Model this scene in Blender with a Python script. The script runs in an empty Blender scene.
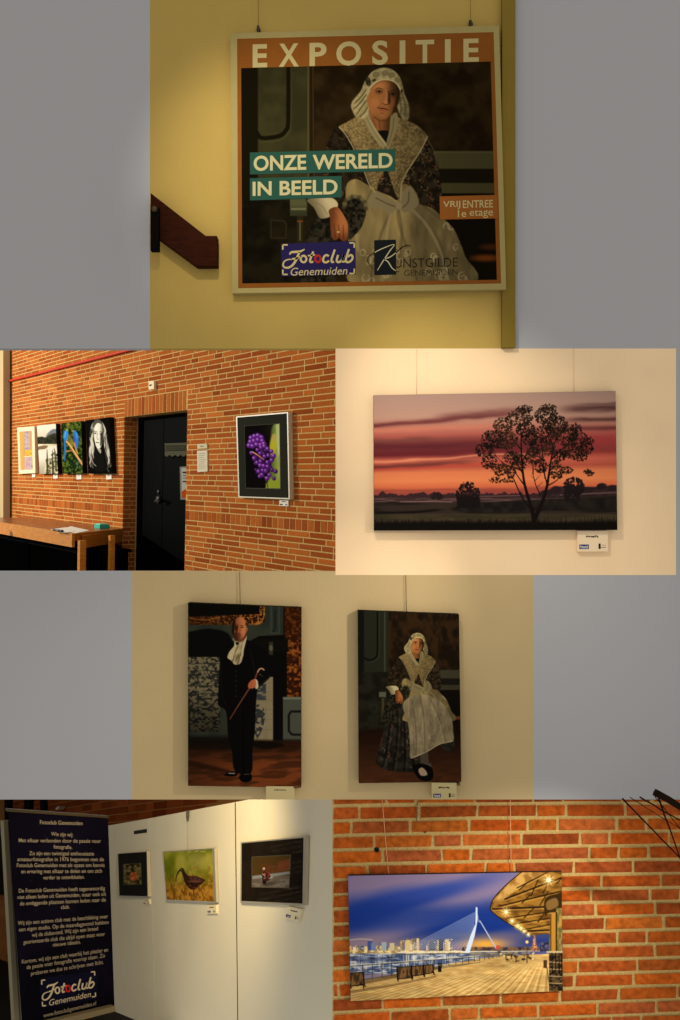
import bpy, bmesh, math, random
import numpy as np
from mathutils import Vector

# ------------------------------------------------------------------ camera, world, lamps, exposure
SC = bpy.context.scene; COL = SC.collection
F = 800.0                       # focal length in pixels of the 680 x 1020 frame
CAMZ = 2.6                      # camera height above the hall floor
cam = bpy.data.cameras.new('camera'); co = bpy.data.objects.new('camera', cam); COL.objects.link(co)
co.location = (0, 0, CAMZ); co.rotation_euler = (math.pi/2, 0, 0)
cam.sensor_fit = 'VERTICAL'; cam.sensor_height = 36.0; cam.lens = F/1020*36; cam.clip_end = 200
SC.camera = co
SC.view_settings.view_transform = 'Standard'; SC.view_settings.look = 'None'
SC.view_settings.exposure = 0; SC.view_settings.gamma = 1; SC.view_settings.use_curve_mapping = False
wd = bpy.data.worlds.new('even daylight'); SC.world = wd; wd.use_nodes = True
AMB = 0.70
wd.node_tree.nodes['Background'].inputs[0].default_value = (1.0, .99, .97, 1)
wd.node_tree.nodes['Background'].inputs[1].default_value = AMB

def ray(px, py): return Vector(((px-340)/F, 1.0, (510-py)/F))
def P3(px, py, Z): return Vector((0, 0, CAMZ))+ray(px, py)*Z
def spot(name, loc, target, watts, deg, blend=.9, radius=.06, col=(1, .93, .82)):
    l = bpy.data.lights.new(name, 'SPOT'); l.energy = watts; l.spot_size = math.radians(deg); l.spot_blend = blend
    l.shadow_soft_size = radius; l.color = col
    o = bpy.data.objects.new(name, l); COL.objects.link(o); o.location = loc
    o.rotation_euler = (Vector(target)-Vector(loc)).to_track_quat('-Z', 'Y').to_euler()
    return o
spot('poster_spot', P3(170, -170, 2.5), P3(285, 180, 4), 88, 62, 1, radius=.04)
spot('sunset_spot', P3(250, -60, 2.5), P3(466, 460, 4), 172, 40, 1, radius=.03)
spot('portraits_spot', P3(800, 420, 2.7), P3(275, 680, 4), 140, 42, 1, radius=.03)
spot('bridge_spot', P3(860, 790, 2.5), P3(510, 950, 4), 165, 46, 1, radius=.025)
spot('brick_hall_spot', (-11.5, 9.4, 5.4), P3(95, 440, 9), 3600, 84, radius=.08)
spot('boards_spot', P3(175, 748, 4.5), P3(128, 930, 8.0), 330, 92, 1, radius=.2, col=(1, .80, .48))

# ------------------------------------------------------------------ helpers
def lin(c):
    c = np.asarray(c, float)/255.0
    return np.where(c <= .04045, c/12.92, ((c+.055)/1.055)**2.4)

def adj(c, light):
    "the colour a surface needs to look like c under the given light level"
    v = np.clip(lin(c)/light, 0, 1); return tuple(255*np.where(v <= .0031308, v*12.92, 1.055*v**(1/2.4)-.055))

class Plane:
    "a flat surface in the place; at() gives the point seen at a pixel, moved off the surface by off"
    def __init__(s, p, n):
        s.p = Vector(p); s.n = Vector(n).normalized()
        if s.n.dot(Vector((0, 0, CAMZ))-s.p) < 0: s.n = -s.n
    def at(s, px, py, off=0.0):
        r = ray(px, py); q = s.p+s.n*off; o = Vector((0, 0, CAMZ))
        return o+r*((q-o).dot(s.n)/r.dot(s.n))
    def many(s, X, Y, off=0.0):
        n = np.array(s.n); q = np.array(s.p)+n*off; o = np.array((0, 0, CAMZ))
        R = np.stack([(X-340)/F, np.ones_like(X), (510-Y)/F], -1)
        return o+R*(((q-o)@n)/(R@n))[..., None]

MATS = {}
def mat(name, col, rough=.6, spec=.15, metal=0.0, noise=0.0, nscale=30.0, bump=0.0, bscale=80.0, stretch=None, col2=None, attr=None):
    if name in MATS: return MATS[name]
    m = bpy.data.materials.new(name); m.use_nodes = True; nt = m.node_tree; b = nt.nodes['Principled BSDF']
    b.inputs['Roughness'].default_value = rough; b.inputs['Specular IOR Level'].default_value = spec; b.inputs['Metallic'].default_value = metal
    c = tuple(lin(col))+(1,)
    b.inputs['Base Color'].default_value = c
    tc = nt.nodes.new('ShaderNodeTexCoord'); vec = tc.outputs['Object']
    if stretch:
        mp = nt.nodes.new('ShaderNodeMapping'); mp.inputs['Scale'].default_value = stretch; nt.links.new(vec, mp.inputs['Vector']); vec = mp.outputs['Vector']
    src = None
    if attr:
        a = nt.nodes.new('ShaderNodeAttribute'); a.attribute_name = attr; src = a.outputs['Color']; nt.links.new(src, b.inputs['Base Color'])
    if noise > 0 or col2 is not None:
        n = nt.nodes.new('ShaderNodeTexNoise'); n.inputs['Scale'].default_value = nscale; n.inputs['Detail'].default_value = 5; nt.links.new(vec, n.inputs['Vector'])
        mx = nt.nodes.new('ShaderNodeMix'); mx.data_type = 'RGBA'
        rp = nt.nodes.new('ShaderNodeMapRange'); rp.inputs['From Min'].default_value = .3; rp.inputs['From Max'].default_value = .7
        nt.links.new(n.outputs['Fac'], rp.inputs['Value']); nt.links.new(rp.outputs['Result'], mx.inputs['Factor'])
        if src is not None:
            mx.blend_type = 'MULTIPLY'; nt.links.new(src, mx.inputs['A']); k = 1-noise; mx.inputs['B'].default_value = (k, k, k, 1)
        else:
            mx.inputs['A'].default_value = c
            mx.inputs['B'].default_value = (tuple(lin(col2))+(1,)) if col2 is not None else tuple(v*(1-noise) for v in c[:3])+(1,)
        nt.links.new(mx.outputs['Result'], b.inputs['Base Color'])
    if bump > 0:
        n2 = nt.nodes.new('ShaderNodeTexNoise'); n2.inputs['Scale'].default_value = bscale; n2.inputs['Detail'].default_value = 6; nt.links.new(vec, n2.inputs['Vector'])
        bp = nt.nodes.new('ShaderNodeBump'); bp.inputs['Strength'].default_value = bump; bp.inputs['Distance'].default_value = .01
        nt.links.new(n2.outputs['Fac'], bp.inputs['Height']); nt.links.new(bp.outputs['Normal'], b.inputs['Normal'])
    MATS[name] = m
    return m

ORG = {}
def org(o): return ORG.get(o.name, Vector((0, 0, 0))) if o is not None else Vector((0, 0, 0))
def obj(name, verts, faces, m, parent=None, base=None, label=None, smooth=False):
    V = np.array([tuple(v) for v in verts], float)
    o0 = Vector(base) if base is not None else (org(parent) if parent is not None else Vector(V.mean(0)))
    me = bpy.data.meshes.new(name); me.from_pydata([tuple(v) for v in V-np.array(o0)], [], faces); me.update()
    bm = bmesh.new(); bm.from_mesh(me); bmesh.ops.recalc_face_normals(bm, faces=bm.faces); bm.to_mesh(me); bm.free()
    if smooth:
        for p in me.polygons: p.use_smooth = True
    o = bpy.data.objects.new(name, me); COL.objects.link(o)
    if m is not None: me.materials.append(m)
    if parent is not None:
        o.parent = parent; o.location = o0-org(parent)
    else: o.location = o0
    ORG[o.name] = o0
    if label: o['label'] = label
    return o
def tag(o, label, cat, group=None):
    o['label'] = label; o['category'] = cat
    if group: o['group'] = group
    return o
def struct(o): o['kind'] = 'structure'; return o
def thing(name, label, cat, loc, group=None):
    o = bpy.data.objects.new(name, None); COL.objects.link(o); o.location = loc; o.empty_display_size = .05
    ORG[o.name] = Vector(loc); return tag(o, label, cat, group)

BOXF = [(0, 1, 2, 3), (7, 6, 5, 4), (0, 4, 5, 1), (1, 5, 6, 2), (2, 6, 7, 3), (3, 7, 4, 0)]
def slab_vf(pl, poly, front, back):
    "prism whose front outline is seen at the pixels poly; straight back along the surface normal"
    n = len(poly); a = [pl.at(x, y, front) for x, y in poly]; b = [p-pl.n*(front-back) for p in a]
    f = [tuple(range(n)), tuple(range(2*n-1, n-1, -1))]+[(i, (i+1) % n, (i+1) % n+n, i+n) for i in range(n)]
    return a+b, f
def slab(name, pl, poly, front, back, m, parent=None, base=None, label=None, bevel=0.0):
    v, f = slab_vf(pl, poly, front, back)
    o = obj(name, v, f, m, parent, base, label)
    if bevel:
        md = o.modifiers.new('bevel', 'BEVEL'); md.width = bevel; md.segments = 2
    return o
def ring(name, pl, outer, inner, front, back, m, parent=None, inner_front=None):
    "frame moulding between two pixel outlines"
    n = len(outer); jf = front if inner_front is None else inner_front
    a = [pl.at(x, y, front) for x, y in outer]; b = [pl.at(x, y, jf) for x, y in inner]
    c = [p-pl.n*(front-back) for p in a]; d = [p-pl.n*(jf-back) for p in b]
    f = []
    for i in range(n):
        j = (i+1) % n
        f += [(i, j, n+j, n+i), (2*n+i, 2*n+j, j, i), (n+i, n+j, 3*n+j, 3*n+i), (3*n+i, 3*n+j, 2*n+j, 2*n+i)]
    return obj(name, a+b+c+d, f, m, parent)
def bil(q, u, v):
    (ax, ay), (bx, by), (cx, cy), (dx, dy) = q
    return (ax*(1-u)+bx*u)*(1-v)+(dx*(1-u)+cx*u)*v, (ay*(1-u)+by*u)*(1-v)+(dy*(1-u)+cy*u)*v
def inset(q, l, t=None, r=None, b=None):
    t = l if t is None else t; r = l if r is None else r; b = t if b is None else b
    (ax, ay), (bx, by), (cx, cy), (dx, dy) = q
    w = math.hypot(bx-ax, by-ay); h = math.hypot(dx-ax, dy-ay)
    return [bil(q, l/w, t/h), bil(q, 1-r/w, t/h), bil(q, 1-r/w, 1-b/h), bil(q, l/w, 1-b/h)]
def print_mesh(name, pl, quad, off, canvas, lit, parent, per=2.0, label=None):
    "a printed photograph: a fine sheet whose ink colour is stored per point"
    w = math.hypot(quad[1][0]-quad[0][0], quad[1][1]-quad[0][1]); h = math.hypot(quad[3][0]-quad[0][0], quad[3][1]-quad[0][1])
    nx, ny = max(4, int(w*per)), max(4, int(h*per))
    U, V = np.meshgrid(np.linspace(0, 1, nx+1), np.linspace(0, 1, ny+1))
    X, Y = bil(quad, U, V)
    Pw = pl.many(X, Y, off).reshape(-1, 3); colr = lin(np.clip(canvas.sample(X, Y), 0, 255)).reshape(-1, 3)/lit
    o0 = np.array(org(parent))
    me = bpy.data.meshes.new(name); nv = len(Pw); nf = nx*ny
    me.vertices.add(nv); me.vertices.foreach_set('co', (Pw-o0).ravel().astype(np.float32))
    i = (np.arange(ny)[:, None]*(nx+1)+np.arange(nx)[None, :]).ravel()
    quads = np.stack([i, i+nx+1, i+nx+2, i+1], -1)
    me.loops.add(nf*4); me.loops.foreach_set('vertex_index', quads.ravel().astype(np.int32))
    me.polygons.add(nf); me.polygons.foreach_set('loop_start', np.arange(0, nf*4, 4, dtype=np.int32))
    me.update(calc_edges=True)
    a = me.color_attributes.new('ink', 'FLOAT_COLOR', 'POINT')
    a.data.foreach_set('color', np.c_[np.clip(colr, 0, 1), np.ones(nv)].ravel().astype(np.float32))
    me.materials.append(mat('printed ink', (128, 128, 128), .7, .0, attr='ink'))
    o = bpy.data.objects.new(name, me); COL.objects.link(o); o.parent = parent; ORG[o.name] = org(parent)
    if label: o['label'] = label
    return o
def tube(name, pts, r, m, parent=None, base=None, n=6, radii=None, label=None):
    pts = [Vector(p) for p in pts]; V = []; Fc = []
    for i, p in enumerate(pts):
        d = (pts[min(i+1, len(pts)-1)]-pts[max(i-1, 0)]).normalized()
        a = d.cross(Vector((0.31, 0.2, 0.93)));  a.normalize(); b = d.cross(a); q = r if radii is None else radii[i]
        V += [p+a*q*math.cos(2*math.pi*k/n)+b*q*math.sin(2*math.pi*k/n) for k in range(n)]
    for i in range(len(pts)-1):
        for k in range(n):
            Fc.append((i*n+k, i*n+(k+1) % n, (i+1)*n+(k+1) % n, (i+1)*n+k))
    Fc += [tuple(range(n-1, -1, -1)), tuple(range((len(pts)-1)*n, len(pts)*n))]
    return obj(name, V, Fc, m, parent, base, label, smooth=True)
def merge(parts):
    V = []; Fc = []
    for v, f in parts:
        k = len(V); V += list(v); Fc += [tuple(i+k for i in q) for q in f]
    return V, Fc
def box_axes(c, ax, ay, az):
    "box from centre and three half axes"
    c, ax, ay, az = map(Vector, (c, ax, ay, az))
    v = [c+ax*a+ay*b+az*d for d in (-1, 1) for a, b in ((-1, -1), (1, -1), (1, 1), (-1, 1))]
    return v, [(0, 1, 2, 3), (7, 6, 5, 4), (0, 4, 5, 1), (1, 5, 6, 2), (2, 6, 7, 3), (3, 7, 4, 0)]
def knob_vf(c, axis, r, h, n=14, prof=((1, 0), (1, .5), (.8, .85), (.0, 1))):
    c = Vector(c); axis = Vector(axis).normalized(); a = axis.orthogonal().normalized(); b = axis.cross(a); V = []; Fc = []
    for q, z in prof: V += [c+axis*h*z+(a*math.cos(2*math.pi*k/n)+b*math.sin(2*math.pi*k/n))*r*max(q, .001) for k in range(n)]
    for i in range(len(prof)-1):
        for k in range(n): Fc.append((i*n+k, i*n+(k+1) % n, (i+1)*n+(k+1) % n, (i+1)*n+k))
    Fc.append(tuple(range(n-1, -1, -1))); return V, Fc
def text_vf(body, bold=0.0, shear=0.0):
    cu = bpy.data.curves.new('lettering', 'FONT'); cu.body = body; cu.size = 1; cu.offset = bold; cu.shear = shear; cu.resolution_u = 4; cu.align_x = 'LEFT'
    o = bpy.data.objects.new('lettering', cu); COL.objects.link(o)
    me = bpy.data.meshes.new_from_object(o.evaluated_get(bpy.context.evaluated_depsgraph_get()))
    v = np.array([x.co[:2] for x in me.vertices]); f = [tuple(p.vertices) for p in me.polygons]
    bpy.data.objects.remove(o); bpy.data.curves.remove(cu); bpy.data.meshes.remove(me)
    return v, f
def text_px(body, quad, bold=0.0, shear=0.0, fit=True, yr=None):
    "letter outlines laid into a pixel quad; yr = (low, high) of the text's own height range that fills the quad"
    v, f = text_vf(body, bold, shear)
    x0, x1 = v[:, 0].min(), v[:, 0].max(); y0, y1 = (v[:, 1].min(), v[:, 1].max()) if yr is None else yr
    return [bil(quad, (a-x0)/(x1-x0), 1-(b-y0)/(y1-y0)) for a, b in v], f
def lettering(name, pl, parts, off, m, parent, label=None):
    V = []; Fc = []
    for v, f in parts:
        k = len(V); V += [pl.at(x, y, off) for x, y in v]; Fc += [tuple(i+k for i in q) for q in f]
    return obj(name, V, Fc, m, parent, label=label)
def ribbon_px(pts, w, smooth=True):
    ws = list(w) if hasattr(w, '__len__') else [w]*len(pts)
    P = np.c_[np.array(pts, float), ws]
    if smooth and len(P) > 2: P = catmull(P, False, 6)
    V = []; Fc = []
    for i in range(len(P)):
        d = P[min(i+1, len(P)-1), :2]-P[max(i-1, 0), :2]; L = math.hypot(*d) or 1; n = (-d[1]/L, d[0]/L); h = P[i, 2]/2
        V += [(P[i, 0]+n[0]*h, P[i, 1]+n[1]*h), (P[i, 0]-n[0]*h, P[i, 1]-n[1]*h)]
    for i in range(len(P)-1): Fc.append((2*i, 2*i+1, 2*i+3, 2*i+2))
    return V, Fc
def oval_px(cx, cy, rx, ry, w, n=20, ang=0):
    V = []; Fc = []; ca, sa = math.cos(ang), math.sin(ang)
    for k in range(n):
        t = 2*math.pi*k/n
        for q in (w/2, -w/2):
            x, y = (rx+q)*math.cos(t), (ry+q)*math.sin(t); V.append((cx+x*ca-y*sa, cy+x*sa+y*ca))
    for k in range(n): j = (k+1) % n; Fc.append((2*k, 2*k+1, 2*j+1, 2*j))
    return V, Fc
def bricks(name, place, rects, seed, palette, proud, m, parent=None, base=None, chamfer=.14, jitter=0.0):
    """a field of separate bricks as one surface mesh; rects are (u0, v0, u1, v1) in brick-wall units, place(u, v, off) gives the point"""
    r = random.Random(seed); V = []; Fc = []; cols = []
    for (u0, v0, u1, v1) in rects:
        k = len(V); c = min(abs(u1-u0), abs(v1-v0))*chamfer; j = lambda: r.uniform(-jitter, jitter)*abs(v1-v0)
        o = [(u0+j(), v0+j()), (u1+j(), v0+j()), (u1+j(), v1+j()), (u0+j(), v1+j())]
        su, sv = (1 if u1 > u0 else -1), (1 if v1 > v0 else -1)
        ins = [(o[0][0]+c*su, o[0][1]+c*sv), (o[1][0]-c*su, o[1][1]+c*sv), (o[2][0]-c*su, o[2][1]-c*sv), (o[3][0]+c*su, o[3][1]-c*sv)]
        h = proud*r.uniform(.7, 1.25)
        V += [place(a, b, -proud*.5) for a, b in o]+[place(a, b, h*.75) for a, b in o]+[place(a, b, h) for a, b in ins]
        Fc += [(k+8, k+9, k+10, k+11)]
        for i in range(4):
            q = (i+1) % 4; Fc += [(k+4+i, k+4+q, k+8+q, k+8+i), (k+i, k+q, k+4+q, k+4+i)]
        a, b = r.choice(palette), r.choice(palette); t = r.random(); s = r.uniform(.88, 1.1)
        cl = [float(x)*s for x in lin([p*(1-t)+q*t for p, q in zip(a, b)])]+[1.0]
        cols += [cl]*12
    o = obj(name, V, Fc, m, parent, base)
    at = o.data.color_attributes.new('clay', 'FLOAT_COLOR', 'POINT'); at.data.foreach_set('color', np.array(cols, np.float32).ravel())
    return o
def bond(u0, u1, lens, r, off):
    out = []; u = u0-off
    while u < u1:
        L = r.choice(lens); out.append((u, u+L)); u += L
    return out
# ------------------------------------------------------------------ colours of the place (0-255)
LIT = dict(poster=1.12, hall=1.2, sun=.92, mid=1.0, boards=.8, bay=1.0, grey=.70)     # light level each hung print was matched under
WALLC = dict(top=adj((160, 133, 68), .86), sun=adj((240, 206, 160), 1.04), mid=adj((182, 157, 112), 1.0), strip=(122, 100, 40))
PCOL = dict(frame=(158, 140, 84), orange=(128, 74, 24), orange2=(138, 80, 32), letter=(176, 158, 104), letter2=(178, 166, 118), teal=(38, 72, 58), navy=(36, 30, 66), red=(150, 40, 30), slate=(24, 26, 26))
PCOL = {k: adj(v, 1.12) for k, v in PCOL.items()}
RAILC = (50, 20, 8)
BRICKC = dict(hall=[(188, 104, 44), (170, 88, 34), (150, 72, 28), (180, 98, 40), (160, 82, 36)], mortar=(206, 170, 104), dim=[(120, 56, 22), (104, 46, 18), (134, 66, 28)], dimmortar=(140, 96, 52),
              bay=[(200, 96, 28), (188, 84, 24), (174, 82, 30), (196, 102, 34), (154, 70, 28), (182, 92, 46)], baymortar=(206, 172, 104))
PILC = (186, 163, 120)
BOARDC = (210, 200, 172)
# ------------------------------------------------------------------ printed pictures: a small numpy painter
def vnoise(x, y, seed=0):
    xi = np.floor(x).astype(np.int64); yi = np.floor(y).astype(np.int64)
    fx = x - xi; fy = y - yi
    fx = fx*fx*(3-2*fx); fy = fy*fy*(3-2*fy)
    def h(a, b):
        n = (a*374761393 + b*668265263 + seed*974711) & 0x7fffffff
        n = ((n ^ (n >> 13))*1274126177) & 0x7fffffff
        return ((n ^ (n >> 16)) & 0xffff)/65535.0
    return (h(xi, yi)*(1-fx)+h(xi+1, yi)*fx)*(1-fy)+(h(xi, yi+1)*(1-fx)+h(xi+1, yi+1)*fx)*fy

def fbm(x, y, sx, sy=None, octv=3, seed=0):
    sy = sy or sx
    v = 0; a = 0.5; t = 0
    for o in range(octv):
        v = v+a*vnoise(x/sx*2**o+17.3*o, y/sy*2**o+5.1*o, seed+o); t += a; a *= .5
    return v/t

def sstep(a, b, x):
    t = np.clip((x-a)/(b-a), 0, 1)
    return t*t*(3-2*t)

def catmull(pts, closed=True, n=5):
    p = np.array(pts, float); N = len(p); out = []
    for i in range(N if closed else N-1):
        if closed:
            a, b, c, d = p[(i-1) % N], p[i], p[(i+1) % N], p[(i+2) % N]
        else:
            a, b, c, d = p[max(i-1, 0)], p[i], p[i+1], p[min(i+2, N-1)]
        for k in range(n):
            t = k/n
            out.append(.5*(2*b+(c-a)*t+(2*a-5*b+4*c-d)*t*t+(3*b-a-3*c+d)*t**3))
    if not closed: out.append(p[-1])
    return np.array(out)

class Canvas:
    def __init__(s, x0, y0, x1, y1, res=3, base=(0, 0, 0)):
        s.x0, s.y0, s.res = x0, y0, res
        s.w = int(math.ceil((x1-x0)*res)); s.h = int(math.ceil((y1-y0)*res))
        s.X, s.Y = np.meshgrid(x0+(np.arange(s.w)+.5)/res, y0+(np.arange(s.h)+.5)/res)
        s.img = np.zeros((s.h, s.w, 3)); s.img[:] = base
        s.k, s.tx, s.ty = 1.0, 0.0, 0.0
        s.clip = None
    def tr(s, pts): return np.array(pts, float)*s.k+np.array([s.tx, s.ty])
    def box(s, p, pad):
        i0 = max(0, int((p[:, 0].min()-pad-s.x0)*s.res)); i1 = min(s.w, int((p[:, 0].max()+pad-s.x0)*s.res)+2)
        j0 = max(0, int((p[:, 1].min()-pad-s.y0)*s.res)); j1 = min(s.h, int((p[:, 1].max()+pad-s.y0)*s.res)+2)
        return None if i1 <= i0 or j1 <= j0 else (slice(j0, j1), slice(i0, i1))
    def put(s, sl, m, col, a=1.0):
        if s.clip is not None: m = m*s.clip[sl]
        m = (m*a)[..., None]
        if callable(col):
            col = col((s.X[sl]-s.tx)/s.k, (s.Y[sl]-s.ty)/s.k)
        s.img[sl] = s.img[sl]*(1-m)+np.asarray(col, float)*m
    def segd(s, X, Y, p, closed, wid=None):
        d = np.full(X.shape, 1e9)
        N = len(p)
        for i in range(N if closed else N-1):
            a = p[i]; b = p[(i+1) % N]; v = b-a; L = max(v@v, 1e-9)
            t = np.clip(((X-a[0])*v[0]+(Y-a[1])*v[1])/L, 0, 1)
            q = np.hypot(X-a[0]-t*v[0], Y-a[1]-t*v[1])
            if wid is not None: q = q-(wid[i]*(1-t)+wid[(i+1) % N]*t)/2
            np.minimum(d, q, out=d)
        return d
    def polymask(s, pts, blur=.6, smooth=True):
        p = s.tr(pts)
        if smooth: p = catmull(p)
        b = max(blur*s.k, .5/s.res)
        sl = s.box(p, b+.5)
        if sl is None: return None, None
        X, Y = s.X[sl], s.Y[sl]
        ins = np.zeros(X.shape, bool); N = len(p)
        for i in range(N):
            a = p[i]; c = p[(i+1) % N]
            if a[1] == c[1]: continue
            ins ^= ((a[1] > Y) != (c[1] > Y)) & (X < (c[0]-a[0])*(Y-a[1])/(c[1]-a[1])+a[0])
        d = s.segd(X, Y, p, True)
        d = np.where(ins, -d, d)
        return sl, sstep(b, -b, d)
    def poly(s, pts, col, blur=.6, a=1.0, smooth=True):
        sl, m = s.polymask(pts, blur, smooth)
        if sl is not None: s.put(sl, m, col, a)
    def rect(s, x0, y0, x1, y1, col, blur=.4, a=1.0): s.poly([(x0, y0), (x1, y0), (x1, y1), (x0, y1)], col, blur, a, False)
    def line(s, pts, w, col, blur=.4, a=1.0, smooth=True):
        p = s.tr(pts); n0 = len(p)
        ws = np.array(w if hasattr(w, '__len__') else [w]*n0, float)*s.k
        if smooth and n0 > 2:
            q = catmull(np.c_[p, ws], False); p = q[:, :2]; ws = q[:, 2]
        b = max(blur*s.k, .5/s.res)
        sl = s.box(p, b+ws.max())
        if sl is None: return
        d = s.segd(s.X[sl], s.Y[sl], p, False, ws)
        s.put(sl, sstep(b, -b, d), col, a)
    def ell(s, cx, cy, rx, ry, col, blur=.5, a=1.0, ang=0):
        c = s.tr([(cx, cy)])[0]; rx *= s.k; ry *= s.k; b = max(blur*s.k, .5/s.res)
        R = max(rx, ry)+b
        sl = s.box(np.array([c-R, c+R]), .5)
        if sl is None: return
        ca, sa = math.cos(math.radians(ang)), math.sin(math.radians(ang))
        x = s.X[sl]-c[0]; y = s.Y[sl]-c[1]
        u = (x*ca+y*sa)/rx; v = (-x*sa+y*ca)/ry
        r = np.hypot(u, v); d = (r-1)*min(rx, ry)
        s.put(sl, sstep(b, -b, d), col, a)
    def full(s, fn): s.img[:] = fn(s.X, s.Y)
    def sample(s, x, y):
        u = np.clip((x-s.x0)*s.res-.5, 0, s.w-1.001); v = np.clip((y-s.y0)*s.res-.5, 0, s.h-1.001)
        i = u.astype(int); j = v.astype(int); fu = (u-i)[..., None]; fv = (v-j)[..., None]
        I = s.img
        return (I[j, i]*(1-fu)+I[j, i+1]*fu)*(1-fv)+(I[j+1, i]*(1-fu)+I[j+1, i+1]*fu)*fv

def mixc(a, b, t): 
    t = np.asarray(t)[..., None]
    return np.asarray(a, float)*(1-t)+np.asarray(b, float)*t
def mottle(a, b, sc, seed=0, lo=.3, hi=.7, sy=None, octv=3):
    return lambda X, Y: mixc(a, b, sstep(lo, hi, fbm(X, Y, sc, sy, octv, seed)))

def floral(c, poly, base, seed, n, cols, rng_box, size=1.1):
    "dark cloth with small scattered flowers and leaves"
    sl, m = c.polymask(poly, .7)
    if sl is None: return
    c.put(sl, m, mottle(base, tuple(v*1.6+6 for v in base), 5, seed))
    r = random.Random(seed)
    keep = c.clip
    full = np.zeros((c.h, c.w)); full[sl] = m; c.clip = full if keep is None else full*keep
    x0, y0, x1, y1 = rng_box
    for i in range(n):
        x, y = r.uniform(x0, x1), r.uniform(y0, y1); col = r.choice(cols)
        if r.random() < .5:
            a = r.uniform(0, 3.14)
            c.line([(x, y), (x+3*math.cos(a), y+3*math.sin(a)), (x+5*math.cos(a+.8), y+5*math.sin(a+.8))], .8, col, .5, .7)
        else:
            c.ell(x, y, r.uniform(.6, 1)*size, r.uniform(.6, 1.2)*size, col, .5, .75)
    c.clip = keep

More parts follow.
